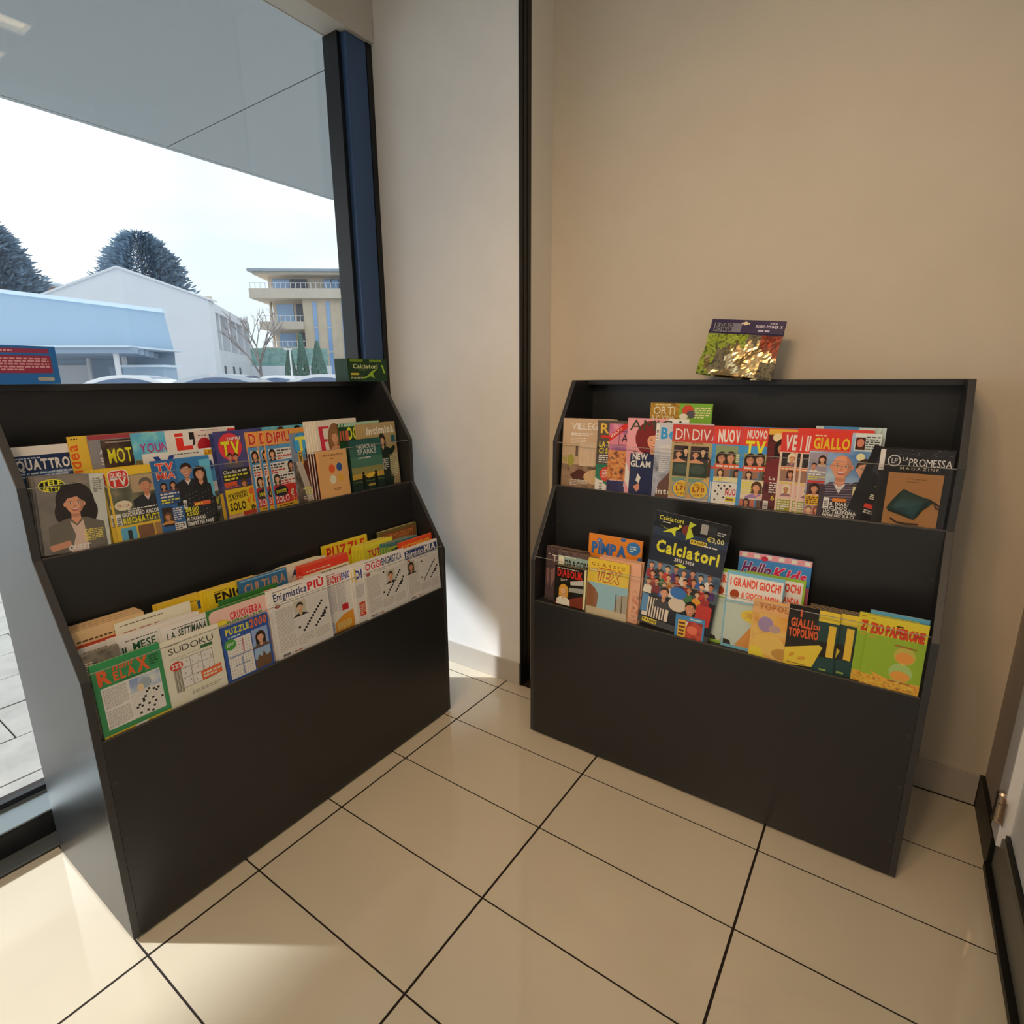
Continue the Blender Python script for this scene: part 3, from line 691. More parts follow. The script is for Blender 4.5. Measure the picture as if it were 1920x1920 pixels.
def c(c_):
    c_.R(0, 0, 19, 21.8, '#cfd6dc').R(0, 12, 19, 5, '#4c8ec2').R(0, 0, 19, 9, photo('lawn', ['#2e3a2e', '#6b6a5c', '#1e2024'], 30))
    c_.T(2.4, 16.4, 'V', 4.2, '#1f3b83', st='k', fit=5.4).T(9.0, 16.4, 'er', 3.4, '#1f3b83', st='k', fit=5).T(15.0, 15.6, 'e', 4.2, '#1f3b83', st='k').R(16, 19.8, 2.6, 1.6, '#e39a25').T(16.2, 20.1, '2,50', .95, '#5a2b10', fit=2.2).L(8, 20.6, 7.5, .5, 1, '#3c5a40').B(.3, 15, .9, 3.5).T(15.6, 5.2, 'TV', 2, '#d8c33a', st='k', fit=2.6).L(14.8, 3.5, 3.6, 1, 2, '#e0dccf')
mag('LU', .280, .030, 19, 21.8, .004, '#cfd6dc', 'white magazine with giant navy letters and orange price tag', c)
def c(c_):
    c_.R(0, 0, 13.5, 18.6, photo('tele', ['#5c5a5c', '#6e6a68', '#77706a'], 18)).R(10.6, 0, 2.9, 18.6, '#aeb4b2').P([(10.6, 0), (11.6, 0), (11.0, 9), (10.6, 8)], '#8d8c86')
    c_.E(3.1, 16.3, 2.6, 1.55, '#d8c832', 20).E(3.1, 16.3, 2.4, 1.38, '#15140f', 20).T(1.2, 16.35, 'TELE', 1.15, '#e0d033', fit=3.8, st='k').T(1.4, 15.0, 'SETTE', 1.0, '#e0d033', fit=3.3, st='k')
    c_.E(7.2, 12.2, 3.9, 4.6, '#1f1817').E(4.9, 9.6, 2.0, 3.0, '#221a18').E(9.6, 9.8, 2.0, 3.2, '#1c1514')
    c_.F(7.0, 11.6, 2.5, '#c08a70', '#1f1817', '#5e5a54', long=0, wid=2.35, body=4.6)
    c_.P([(5.6, 7.6), (6.5, 4.0), (5.3, 0), (8.9, 0), (8.6, 4.5), (8.3, 7.7), (7.0, 6.2)], '#b9a49c').R(1.4, .6, 4.2, 1.5, '#b07f68', .2).L(8.2, 2.2, 4.0, 3.0, 7, '#c9b95a').T(4.6, .5, 'QUEST', 1.1, '#d8d4c8', fit=4.4, sh=.2, st='k').L(11.2, 14, 1.8, 3.6, 7, '#6b706c')
mag('LU', .027, .009, 13.5, 18.6, .003, '#6a6662', 'grey TV weekly with a smiling curly-haired woman', c, copies=((.022, .014), (.020, .019), (.021, .025), (.019, .031), (.020, .037)), roll=-4, clabel='spare copy of the grey TV weekly with curly-haired woman, stacked behind', cgroup='spare grey TV weeklies')
def c(c_):
    c_.R(0, 0, 12.5, 19.3, '#c9a732').R(.4, 4.4, 11.7, 14, photo('studio', ['#3b4036', '#55584a', '#857b62'], 22)).R(.2, 17.2, 12, 2.1, '#c9a732')
    c_.RR(.4, 14.2, 4.6, 4.6, 1.2, '#e8ddd0').RR(.6, 14.4, 4.2, 4.2, 1.1, '#b3281f').T(.9, 17.0, 'GUIDA', 1.1, '#efe6da', fit=3.6, st='k').T(.9, 14.8, 'TV', 1.9, '#f2ece0', fit=3.5, st='k')
    c_.R(5.2, 12.5, 6.4, 4.5, '#a08c70').F(8.6, 14.0, 1.7, '#b57c60', '#5a5550', '#20242b', long=0, wid=2.2, body=5.0, collar='#c8b3b0').E(2.6, 9.6, 2.0, 1.3, '#c8bda8').T(1.2, 9.2, "'76 - '26", .8, '#98402f', fit=2.8)
    c_.L(3.4, 7.6, 7, 1.0, 2, '#d8d2c4').B(.4, 4.6, 1.2, 3.0).T(1.9, 6.6, 'GIOCHIAMO ANCORA', 1.0, '#e6e0d4', fit=9.6, st='k').T(1.9, 4.8, 'RISCHIATUTTO', 1.45, '#e0bd2b', fit=10.0, st='k')
    c_.R(.9, .6, 3.6, 3.2, '#4f93b5').R(2.4, .6, 1.0, 2.4, '#2a2f33').R(4.9, .6, 3.8, 3.2, '#6b4a35').R(9.0, .6, 3, 3.2, '#8a6a40')
mag('LU', .180, .010, 11.4, 19.3, .003, '#c9a732', 'yellow TV guide with red logo and a man in a dark suit', c, copies=((.171, .015), (.163, .020), (.155, .025), (.147, .030)), clabel='spare copy of the yellow TV guide, fanned out to its left', cgroup='spare yellow TV guides')
def c(c_):
    c_.R(0, 0, 15.5, 20, '#2f6ea8').R(0, 0, 6.2, 20, '#2b5b94').R(6.3, 0, 9.2, 11, photo('suit', ['#17181c', '#22242b', '#101114'], 60)).P([(12.4, 19), (15.5, 19), (15.5, 8), (13, 10)], '#56a2d0')
    c_.F(8.7, 16.4, 1.75, '#b4806a', '#2c1f1a', '#1b1c22', long=0, wid=2.2, body=5.4, collar='#c8ccd2').F(12.2, 15.0, 1.6, '#c08a6c', '#1c1312', '#17171c', long=1.2, wid=1.7, body=5)
    for i in range(70): c_.face([(a, b) for a, b in ((lambda x, y: ((x, y), (x+.16, y), (x+.16, y+.16), (x, y+.16)))(6.6+8.2*((i*37) % 70)/70, .8+9.5*((i*53) % 70)/70))], '#9aa0a6')
    c_.up(); c_.TO(1.1, 17.2, 'TV', 1.9, '#c9402f', '#d9c9b8', .12, fit=4.4, st='k').TO(1.0, 14.9, 'MIA', 1.7, '#c9402f', '#d9c9b8', .12, fit=4.6, st='b')
    c_.F(2.2, 12.9, .75, '#b07e66', '#201715', '#6b4048', body=2).F(4.6, 13.0, .75, '#b88468', '#2a1b15', '#5a3038', body=2).R(.9, 8.0, 5, 3.2, '#24406e').L(1.0, 9.6, 4.8, 1.6, 2, '#dfe3ea').L(1.0, 8.1, 4.8, 1.4, 2, '#e5d13a').R(.6, 2.0, 2.6, 5.2, '#2c2220').F(1.9, 4.6, .9, '#b37757', '#57432c', '#b9813e', body=2.2).L(3.4, 3.2, 2.4, 3.6, 6, '#d8dde8').R(3.3, .5, 2.8, 2.0, '#c8ccd4').L(3.5, .7, 2.4, 1.6, 3, '#2b2b30')
    c_.R(9.2, 6.2, 4.6, 1.1, '#c25a30').L(9.4, 6.3, 4.2, .8, 1, '#e8c93a').T(6.6, 5.0, 'SERGIO', 1.05, '#e2cd35', fit=3.6, st='k').T(6.6, 3.7, 'ASSISI', 1.05, '#e2cd35', fit=3.4, st='k').T(6.6, 2.3, 'MI CHIAMANO', 1.0, '#eceae4', fit=5.2, st='k').T(6.6, .9, 'SEMPRE PER FARE', 1.0, '#eceae4', fit=7.2, st='k').B(6.4, 6.0, .9, 2.3)
mag('LU', .286, .009, 15.5, 20, .004, '#2f6ea8', 'blue TV magazine with red logo and an embracing couple in spotted black', c)
# fanned TV weeklies further right (turned a little, each tucked behind the next)
mag('LU', .465, .028, 17, 25.8, .003, '#2a2f5c', 'dark navy magazine peeking out left of the purple TV weekly', lambda c_: c_.R(0, 0, 17, 25.8, photo('navy', ['#22264a', '#2f3463', '#44507c'], 30)).R(0, 0, 1.2, 8, '#c9a032'), yaw=7)
def c(c_):
    c_.R(0, 0, 17, 26.2, photo('violet', ['#34386c', '#3f4278', '#4c4a78'], 15)).E(13.5, 17, 3.6, 7.6, '#8d7258').E(14.3, 16.2, 2.9, 6.6, '#a8866a').E(15.4, 14, 2.6, 7, '#6d5240').R(10, 9.2, 7, 3.5, '#b09078')
    c_.E(4.6, 21.5, 3.9, 4.1, '#c02c40').E(4.6, 21.5, 3.7, 3.9, '#d03a44').T(3.9, 23.4, 'DIPIU', .8, '#f0e0d8', fit=4.4, st='k').TO(1.6, 18.9, 'TV', 4.0, '#e6c52d', '#a3321c', .16, fit=6.2, st='k')
    c_.F(3.9, 18.3, 1.0, '#b3795a', '#221613', '#4c4f5a', long=0, body=3).F(5.8, 18.1, 1.0, '#b57c5c', '#2a1b14', '#56535c', long=0, body=3)
    c_.R(.6, 11.2, 9.2, 3.6, '#2d2f28').T(.8, 13.5, 'Claudia', 1.0, '#e6e2da', fit=4.6).L(5.8, 13.5, 3.6, 1.0, 1, '#e6e2da').L(.9, 11.3, 8, 2.0, 2, '#cfd04a').R(.6, 9.8, 4.2, 1.2, '#c8552d').L(.8, 8.4, 4.6, 1.4, 2, '#c85a30').F(7.2, 9.8, 1.0, '#b67c5e', '#5b3a22', '#7a4830', body=1.8)
    c_.R(.3, .9, 16.5, 8.0, '#dcae2c').O(.3, .9, 16.5, 8.0, .12, '#7a2418').R(1.2, 5.3, 6.6, 1.9, '#1d1a14', .10).R(1.35, 5.5, 6.3, 1.5, '#dcae2c', .10).T(1.5, 5.7, '2 RIVISTE!', 1.15, '#1d1a14', fit=5.9, rot=.10, st='k').E(9.4, 7.2, 1.2, 1.1, '#c8642c').T(1.2, 2.2, 'SOLO', 2.3, '#22190f', fit=5.4, st='k').T(7.2, 3.6, '€', 1.6, '#c85a2a').T(9.2, 3.6, '0,50', 2.2, '#c4522a', fit=6.4, st='k').T(8.4, 1.4, 'IN PIU', 1.4, '#22190f', fit=6.4, st='k').R(.3, 0, 16.5, .9, '#c8a48c').R(5.4, .1, 6.6, 1.3, '#a83a28')
mag('LU', .476, .025, 16.5, 26.2, .004, '#3f4278', 'purple TV weekly with red disc logo and yellow price block', c, yaw=7)
def c(c_):
    c_.R(0, 0, 19, 25.2, '#4c86b8').R(0, 20.6, 19, 4.6, '#c88d48').TO(.9, 21.3, 'DIPIU', 3.2, '#b4352a', '#d8c0a0', .1, fit=9.2, st='k').L(.9, 20.2, 9, .5, 1, '#7a3a20')
    for j, (yy, fx) in enumerate(((17.4, 2.2), (13.0, 8.8), (9.2, 2.6))):
        c_.R(.8, yy-1.9, 9.4, 3.8, '#cdd3d8'); c_.F(fx, yy+.3, 1.1, SK[j], '#1f1614', '#232630', body=2.0, wid=1.6)
        x = 4.0 if j != 1 else .9; c_.L(x, yy-.1, 5.4, 1.7, 2, '#2b2f38'); c_.L(x, yy-1.8, 5.6, 1.6, 2, '#b0322c')
    c_.R(9.8, 7, 9.2, 13.4, photo('crowd', ['#5b3a2c', '#8a5c42', '#2c2320'], 30)).R(.8, 1.4, 17.4, 6.0, '#b3262a').E(3.5, 5.4, 2.5, 1.7, '#1a1c2e').E(3.5, 5.4, 2.7, 1.85, '#1a1c2e').T(1.5, 4.9, '2 RIVISTE', 1.0, '#e3c52c', fit=4.0, st='k').T(1.1, 1.9, 'SOLO', 2.0, '#eadfd2', fit=5.2, st='b').T(7.0, 3.2, '€ 0,50', 2.0, '#e8b9a0', fit=6.8, st='b').T(7.4, 1.6, 'IN PIU', 1.3, '#d87a3a', fit=5.6, st='b').R(.8, .1, 17.4, 1.3, '#d8a132').L(2, .3, 12, .8, 1, '#5a3a14')
mag('LU', .634, .031, 19, 25.2, .004, '#c88d48', 'gossip weekly with red title and red price block, foremost of three alike', c, copies=((.612, .0335), (.576, .0335)), yaw=7, clabel='gossip weekly with red title fanned out left of its foremost copy', cgroup='fanned gossip weeklies')
def c(c_):
    c_.R(0, 0, 19, 23.6, '#6d7f98').R(0, 0, 19, 14, photo('dusk', ['#3a3434', '#5a5450', '#8a827a'], 25)).E(4.4, 19.6, 3.4, 3.9, '#2a78b8').E(4.4, 19.6, 2.9, 3.4, '#3f93cf').T(1.9, 17.6, 'T', 4.4, '#e3d84a', fit=4.4, st='k').F(7.6, 16.8, 1.7, '#b07d66', '#141110', '#5a2a26', body=7, wid=2.4)
    c_.R(2.4, 12.8, 1.8, 4.6, '#d9a13a').L(2.7, 13.1, 1.2, 4.0, 6, '#2a1a10').P([(1, 14), (3.6, 14), (6.4, 3), (8.6, 0), (4, 0), (3, 6)], '#a9a49e').T(2.6, 2.6, 'TERRA', 2.2, '#e0cf6a', fit=9.5, st='k').L(2.4, .8, 8, 1.4, 2, '#c8c4ba')
mag('LU', .730, .038, 17, 23.6, .004, '#6d7f98', 'grey-blue magazine with yellow letter on a blue disc', c, yaw=7)
mag('LU', .652, .098, 19, 25.8, .004, '#5f93b8', 'pale blue magazine standing behind the gossip weeklies', lambda c_: c_.R(0, 0, 19, 25.8, photo('sky', ['#3f8fc0'])).F(8.6, 23.6, 1.4, '#b98a70', '#3b2a22', '#7f98ac').F(15, 23.4, 1.5, '#6b4a38', '#1a1412', '#4a3a32'))
def c(c_):
    c_.R(0, 0, 20, 27, '#cbc0b6').R(0, 0, 20, 16, photo('plum', ['#3c1c22', '#55262c', '#2b1a20'], 30)).P([(1.6, 15.8), (3.6, 15.8), (3.0, 25), (1.2, 25)], '#b42c46').P([(1.2, 25), (6.2, 25), (6.0, 24.2), (1.2, 24.2)], '#b42c46').R(2.6, 19.6, 2.2, 1.0, '#b42c46')
    c_.E(8.6, 19.5, 3.6, 6.4, '#7a5538').F(8.5, 20.6, 2.2, '#c3906e', '#80603c', '#c08e6c', body=6, wid=1.6).R(12.2, 15, 7.8, 10, photo('plum2', ['#2c1418', '#5a2030', '#1c1216'], 40))
mag('LU', .829, .031, 20, 27, .0035, '#cbc0b6', 'white-edged fashion magazine with tall red letter and blonde woman', c, copies=((.820, .034), (.811, .037), (.802, .040), (.793, .043)), yaw=7, clabel='spare copy of the blonde-woman fashion magazine, fanned to its left', cgroup='spare fashion magazines')
def c(c_):
    c_.R(0, 0, 19, 25.4, photo('herb', ['#16321f', '#20482c', '#0e2014'], 40)).R(0, 24.2, 19, 1.2, '#8fb5a0').TO(1.0, 19.6, 'OGGI', 4.2, '#b9c83a', '#12301c', .14, fit=9, st='k').R(.3, 19.2, 1.5, 3.6, '#b85a44')
mag('LU', .950, .032, 19, 25.4, .0035, '#20482c', 'dark green weekly with yellow-green title', c, copies=((.940, .035), (.930, .038)), yaw=7, clabel='spare copy of the dark green weekly, fanned to its left', cgroup='spare dark green weeklies')
def c(c_):
    c_.R(0, 0, 18, 24.6, '#9a8a66').R(13, 0, 5, 14, '#a09070').T(1.2, 20.6, 'Intimità', 2.6, '#e2dabc', fit=15.6, st='k').T(3.2, 17.0, '10', 1.9, '#2c3a2c', st='k')
    c_.P([(6.4, 0), (5.6, 5), (6.6, 12), (8.2, 15), (11, 15.5), (13.8, 14.2), (16.4, 15.6), (16.8, 14), (13, 10.4), (12.4, 6), (14.4, 3), (13.6, 0)], '#1d2c26').E(9.4, 18.0, 1.9, 2.6, '#2a2018').F(9.6, 17.6, 1.6, '#b98c6c', '#2a2018', '#20302a', body=2.2, wid=1.6, collar='#c8b898').L(12.8, 3, 4.6, 9, 12, '#cfc6a4').RR(14.8, 16.4, 2.4, 3.0, .4, '#2a5a6c').L(7.4, 6.2, 4.6, 4.6, 6, '#d8d4bc')
mag('LU', 1.032, .023, 18, 24.6, .0035, '#9a8a66', 'olive-beige women\'s weekly with a woman in a dark coat', c, copies=((1.022, .026), (1.012, .029), (1.002, .032)), yaw=7, clabel='spare copy of the olive-beige weekly, fanned to its left', cgroup='spare olive-beige weeklies')
def c(c_):
    c_.R(0, 0, 12, 16.8, '#d49a66').E(5.0, 10.4, 1.3, 1.5, '#c8542f').E(8.2, 10.7, 1.25, 1.5, '#2c4f8c').E(5.0, 6.6, 1.35, 1.6, '#d8c8ae').E(8.4, 6.8, 1.2, 1.4, '#d89a3c').T(2.0, 14.9, 'MATEMATICA', .55, '#5a3420', fit=8.4).L(4.8, 13.6, 2.4, .6, 1, '#a8442c').L(5, 2.6, 3, .9, 2, '#6b4a30')
mag('LU', .806, .008, 12, 16.8, .013, '#d49a66', 'small peach-coloured book with four coloured discs', c, name='book', cat='book', pages=PCREAM)
def c(c_):
    c_.R(0, 0, 15.2, 19.4, '#1f4a4a').R(0, 13, 15.2, 3, '#2a5c58').R(0, 9, 15.2, 4, '#3f6a5c').R(0, 6.6, 15.2, 2.6, '#7a7a4c').R(0, 4.9, 15.2, 1.9, '#a88a3a').E(9.6, 5.0, 3.2, 1.7, '#c9a83a').R(0, 0, 15.2, 4.9, '#1a2c28').R(0, 3.6, 15.2, .5, '#45543c').E(9, 2.2, 2.2, .5, '#8a7a3c')
    c_.T(3.4, 16.0, 'NICHOLAS', 1.5, '#d4ddd4', fit=8.8, st='r').T(3.4, 13.8, 'SPARKS', 1.9, '#d4ddd4', fit=9.0, st='r').L(3.6, 12.2, 9, .7, 1, '#c4d0c4')
    for x, k in ((5.2, 1), (11.2, -1)): c_.E(x, 6.7, .55, .65, '#0e1614'); c_.P([(x-.8, 3), (x-.7, 6.1), (x+.7, 6.1), (x+.7, 3), (x+.6, .3), (x-.6, .3)], '#0e1614'); c_.P([(x+k*.5, 5.9), (x+k*3.0, 4.2), (x+k*3.0, 3.8), (x+k*.5, 5.3)], '#0e1614')
mag('LU', .941, .008, 15.2, 19.4, .012, '#1f4a4a', 'teal novel with two silhouettes holding hands at sunset', c, name='book', cat='book', pages=PCREAM, spine='#16302e')

# ================================================================= left rack, lower tier
NEWS = '#ddd6c6'
def diag(n, m, a=0, step=3):
    out = []
    for i in range(min(n, m)): out.append((i, (i+a) % m)); out.append(((i+step*2) % n, (i) % m))
    return out
def c(c_):
    c_.R(0, 0, 15, 19.2, '#2f8050').R(0, 0, 15, .9, '#d2ae32').L(.8, .15, 12, .55, 1, '#7a5a1a').P([(6.2, 0), (8.8, 0), (9.6, .9), (7, .9)], '#d8dbd8').R(1.2, 2.2, 12.8, 10.6, '#e4ded2').L(1.5, 7.4, 5.0, 5.0, 17, '#77736b', th=.4).L(1.5, 2.5, 5.0, 4.4, 15, '#77736b', th=.4)
    c_.X(7.0, 2.4, 6.8, 6.4, 13, [(2, 1), (5, 1), (7, 0), (8, 2), (3, 4), (6, 4), (9, 4), (4, 6), (1, 4), (5, 8), (8, 6), (10, 9), (11, 10), (6, 10), (7, 11), (12, 5), (9, 10), (2, 5), (4, 7)])
    c_.R(7.0, 8.9, 6.8, 3.6, photo('clouds', ['#7c90b8', '#a6b4cc', '#c8d0dc'], 30)).E(10.4, 10.4, 1.4, 1.4, '#8a98a8').E(9.2, 9.6, .8, 1.0, '#c8b498').L(5.2, 12.95, 6.5, .5, 1, '#1d4a2c')
    c_.TO(1.0, 13.6, 'R', 3.4, '#d8572c', '#2f8050', .06, st='k', fit=2.7).T(4.2, 13.7, 'ELA', 2.1, '#d8572c', fit=4.6, st='k', gap=.2).T(9.2, 13.7, 'X', 3.6, '#d8572c', st='k', fit=2.8).T(4.2, 16.2, 'mini', 1.6, '#c8502a', fit=4.2, sh=.25, st='b').L(12.2, 14.2, 2, 2.6, 4, '#184826')
mag('LL', .027, .008, 15, 19.2, .006, '#2f8050', 'green puzzle magazine with orange title and a small crossword', c)
mag('LL', .0190, .0155, 7.6, 21.8, .005, '#4c4a44', 'dark newsprint puzzle magazine half hidden left of the green one', lambda c_: c_.R(0, 0, 7.6, 21.8, photo('newsdark', ['#4c4a44', '#6b675e', '#3a3833'], 30)).L(.4, 15, 1.6, 5, 9, '#a9a496').L(.5, 1.5, 1.2, 12, 22, '#8f8a7e'), copies=((.0185, .0215),), clabel='spare dark newsprint magazine behind the half hidden one', cgroup='dark newsprint magazines')
def c(c_):
    c_.R(0, 0, 14.9, 18.6, '#d3cdb9').R(0, 0, 14.9, 3.6, photo('pale', ['#c4c2a8', '#d6d2bc', '#b9bca0'], 20)).T(1.6, 14.6, 'SUDOKU', 1.7, '#2a2820', fit=11.4, st='r').L(1.2, 16.9, 4, .35, 1, '#5a564a').R(9.4, 13.4, 3.2, .9, '#2c5c38').L(1.6, 12.9, 8, .7, 2, '#8b8676', th=.35)
    c_.R(3.4, 4.6, 8.8, 8.0, '#ddd7c6')
    for i in range(4): c_.face([(3.4+2.93*i-.05, 4.6), (3.4+2.93*i+.05, 4.6), (3.4+2.93*i+.05, 12.6), (3.4+2.93*i-.05, 12.6)], '#3a382f'); c_.face([(3.4, 4.6+2.66*i-.05), (12.2, 4.6+2.66*i-.05), (12.2, 4.6+2.66*i+.05), (3.4, 4.6+2.66*i+.05)], '#3a382f')
    c_.up()
    for i in range(22): c_.T(3.8+8*((i*7) % 22)/22, 5.0+7*((i*13) % 22)/22, str(1+i % 9), .55, '#4a4740', st='r')
    for i in range(3): c_.R(1.9+.65*i, 4.0-.1*i, .5, 6.8, '#8c8a80').R(2.3+.65*i, 4.0-.1*i, .12, 6.8, '#46443c')
    c_.E(2.9, 11.2, 1.6, 1.2, '#b5322a').T(1.7, 10.7, '222', 1.1, '#e6dccb', fit=2.4, st='k').R(8.6, 4.6, 5.4, 2.6, '#c2451f', .06).R(8.75, 4.8, 5.1, 2.2, '#d8663a', .06).L(9, 5.1, 4.6, 1.7, 2, '#f0d8c4').L(5.5, 2.0, 8, 1.0, 2, '#7a7868', th=.4)
mag('LL', .178, .009, 14.9, 18.6, .005, '#d3cdb9', 'cream sudoku magazine with a large number grid', c)
def c(c_):
    c_.R(0, 0, 14, 16.8, '#244a96').T(1.2, 14.1, 'PUZZLE', 1.7, '#e3c638', fit=6.8, st='k').T(8.2, 13.9, '2000', 2.3, '#d5612a', fit=5.2, st='k', sh=.1).L(1.6, 12.8, 6, .8, 1, '#a8bcd8').R(.9, 1.0, 7.2, 11.5, '#e3dccb')
    for i in range(9):
        for j in range(12): c_.face([(1.3+.74*i, 1.5+.88*j), (1.5+.74*i, 1.5+.88*j), (1.5+.74*i, 1.8+.88*j), (1.3+.74*i, 1.8+.88*j)], '#8a857a')
    c_.up(); c_.R(1.2, 7.2, 6.6, .35, '#6a7aa8').R(4.6, 1.2, .35, 5.6, '#6a7aa8').R(5.4, 7.8, .35, 4.2, '#a8607a').R(2.6, 4.4, 4.2, .3, '#6a7aa8').E(2.0, 11.2, 1.7, 1.6, '#3a8a3a', 14).L(1.0, 10.6, 2, 1.2, 3, '#d8e8c8')
    c_.R(8.4, 7.2, 4.9, 5.8, '#7f97c4').F(10.9, 10.1, 1.35, '#c8957a', '#241a18', '#5a4a44', body=2.2, long=1.5).R(8.4, 1.0, 4.9, 6.0, '#86a4cc').P([(8.4, 1.0), (13.3, 1.0), (13.3, 4.6), (12, 4.0), (11.2, 5.8), (10.6, 4.2), (9.6, 5.0), (9.0, 3.6), (8.4, 4)], '#5f4634')
mag('LL', .330, .008, 14, 16.8, .006, '#244a96', 'blue word-search magazine with orange numerals and a woman\'s portrait', c)
def cw(title, tcol, tfit, second, scol, photo_xy, seed, band=None, n=16):
    def c(c_):
        w, h = c_.w, c_.h; c_.R(0, 0, w, h, NEWS); rr = random.Random(seed)
        if band: c_.R(.3, h-4.2, w-.6, 3.2, band)
        c_.L(1, h-1.0, w*.7, .45, 1, '#55524b')
        c_.T(1.0, h-3.7, title, 2.3, tcol, fit=tfit, st='b')
        if second: c_.T(1.4+tfit, h-3.7, second, 2.5, scol, fit=w-tfit-2.6, st='k')
        c_.R(.5, h-4.5, w-1, .12, '#3a3a40').E(2.0, h-5.3, 1.0, .6, '#8c4a48', 14).L(6.5, h-5.4, 7, .5, 1, '#8a867c')
        c_.L(1, 7.2, 5.8, h-13.5, 22, '#8f8b81', th=.38).L(1, 2.4, 5.8, 4.6, 10, '#8f8b81', th=.38).L(7.3, 2.4, 5.8, 3.2, 8, '#8f8b81', th=.38).L(13.6, 2.4, w-14.6, 3.2, 8, '#8f8b81', th=.38)
        cells = []; m = int(round(n*(h-12)/(w-8)))
        for k in range(10): cells += [(4+k, k+1), (9+k, k)]
        cells += [(1, 2), (3, 0), (n-3, 3), (n-2, 4), (2, m-2)]
        c_.X(7.2, 6.2, w-8.2, h-12.2, n, cells)
        px, py = photo_xy; c_.R(px, py, 4.2, 5.0, '#b0aca2').F(px+2.1, py+2.7, 1.35, SK[seed % 4], '#33302c', '#23252a', long=seed % 2, body=2.0)
        c_.B(1, .6, 3.2, 1.1, False).L(5.5, .8, 4, .6, 1, '#a84a3c')
    return c
mag('LL', .486, .009, 20, 22.4, .004, NEWS, 'white crossword weekly with blue title and red final word', cw('Enigmistica', '#1d2b5c', 11.4, 'PIÙ', '#b3222a', (7.2, 11.6), 2), copies=((.479, .015), (.473, .021)), clabel='spare copy of the crossword weekly with red final word, behind it', cgroup='spare blue-title crossword weeklies')
def c(c_):
    c_.R(0, 0, 18, 21.6, '#d3cfd2').R(.3, 17.2, 6.4, 2.6, '#b0252a').T(.6, 17.5, 'GENTE', 2.0, '#eee6da', fit=5.8, st='k').T(6.9, 17.5, 'ENIGMISTICA', 2.2, '#2f3c8c', fit=10, st='k').L(.6, 20.2, 10, .5, 1, '#a04a4a').L(.5, 7, 3.4, 9.6, 22, '#8a8694', th=.38).L(4.4, 7, 3.4, 9.6, 22, '#8a8694', th=.38).R(5.8, 6.8, 2.6, 2.2, '#b0252a').P([(2.2, 0), (12, 0), (12, 6.5), (6, 5.4), (2.2, 3.4)], '#d8872c').L(3, .6, 6, 2.6, 5, '#e9c488').L(.4, .6, 1.6, 3.4, 5, '#6a78a8')
mag('LL', .688, .0255, 18, 21.6, .004, NEWS, 'white crossword weekly with red banner and orange corner', c)
mag('LL', .797, .0145, 10, 20.6, .004, '#cfcbd2', 'narrow pale lilac puzzle magazine squeezed between two weeklies', lambda c_: c_.R(0, 0, 10, 20.6, '#cfcbd2').T(.6, 16.2, 'DI', 3.0, '#2c3a86', st='k', fit=3.2).R(.5, 15.4, .6, 4.6, '#c9b23a').L(.6, 9.5, 3.6, 4.5, 14, '#77738a', th=.4).R(1.2, 2.6, 2.6, 5.0, '#b3301f').L(1.4, 3, 2.2, 4, 6, '#e0b8a0'), copies=((.789, .0195),), clabel='spare pale lilac puzzle magazine just behind the narrow one', cgroup='pale lilac puzzle magazines')
mag('LL', .838, .009, 19.6, 21.8, .004, '#d5d2d6', 'pale crossword weekly with crimson and grey-blue title', cw('OGGI', '#b21f45', 7.2, 'ENIGMISTICA', '#3a4a74', (10, 10.5), 4))
mag('LL', 1.036, .009, 18.4, 21.0, .004, '#d5d2d6', 'pale crossword weekly with a navy title band at the right end', cw('Enigmistica', '#dfe2ea', 9.4, 'MIA', '#e8eaf0', (.8, 10.8), 5, '#1f2f66'), copies=((1.0365, .015),), clabel='spare copy of the navy-band crossword weekly behind it', cgroup='spare navy-band crossword weeklies')
# middle row
def c(c_): c_.R(0, 0, 18, 22, NEWS).L(1.5, 20.4, 8, .5, 1, '#7a766c').E(7.4, 18.0, 2.6, 2.2, '#16605c').E(8.6, 18.3, 1.8, 1.1, NEWS).T(6.6, 19.0, 'Sc', 1.4, '#1c1c1c', st='k').L(1, 13, 4, 5.5, 9, '#8a867c', th=.4).R(1.4, 14, .5, 6, '#2f4a44')
mag('LL', .021, .057, 18, 22.0, .004, NEWS, 'white puzzle magazine with a curved dark teal logo', c)
def c(c_): c_.R(0, 0, 20, 22.2, '#ddd8d0').L(2.0, 20.6, 17, .5, 1, '#5a564e').T(1.0, 17.8, 'IL', 1.7, '#1f4a34', fit=1.7, st='b').T(3.4, 18.0, 'MESE', 2.0, '#1f4a34', fit=5.2, st='b').L(2, 15.8, 14, .6, 1, '#77736a').L(1, 8, 18, 7, 14, '#a8a49a', th=.4)
mag('LL', .097, .038, 20, 22.5, .004, '#ddd8d0', 'white puzzle monthly with dark green title', c, copies=((.091, .0435), (.084, .049)), clabel='spare copy of the white puzzle monthly with green title', cgroup='spare white puzzle monthlies')
def c(c_): c_.R(0, 0, 20, 21.8, NEWS).L(2.6, 20.2, 15, .5, 1, '#5a564e').T(1.2, 17.9, 'LA', 1.8, '#1e3a28', fit=2.0, st='b').T(3.9, 18.0, 'SETTIMANA', 1.9, '#1e3a28', fit=7.2, st='k', sh=.12).T(3.4, 15.7, 'ENIGMISTICA', 1.9, '#1e3a28', fit=8, st='k', sh=.12).L(1, 6, 18, 7, 14, '#a8a49a', th=.4)
mag('LL', .193, .026, 20, 21.8, .004, NEWS, 'cream puzzle weekly with slanted dark green two-line title', c, copies=((.190, .0315),), pages=PCREAM, clabel='spare copy of the cream puzzle weekly just behind it', cgroup='spare cream puzzle weeklies')
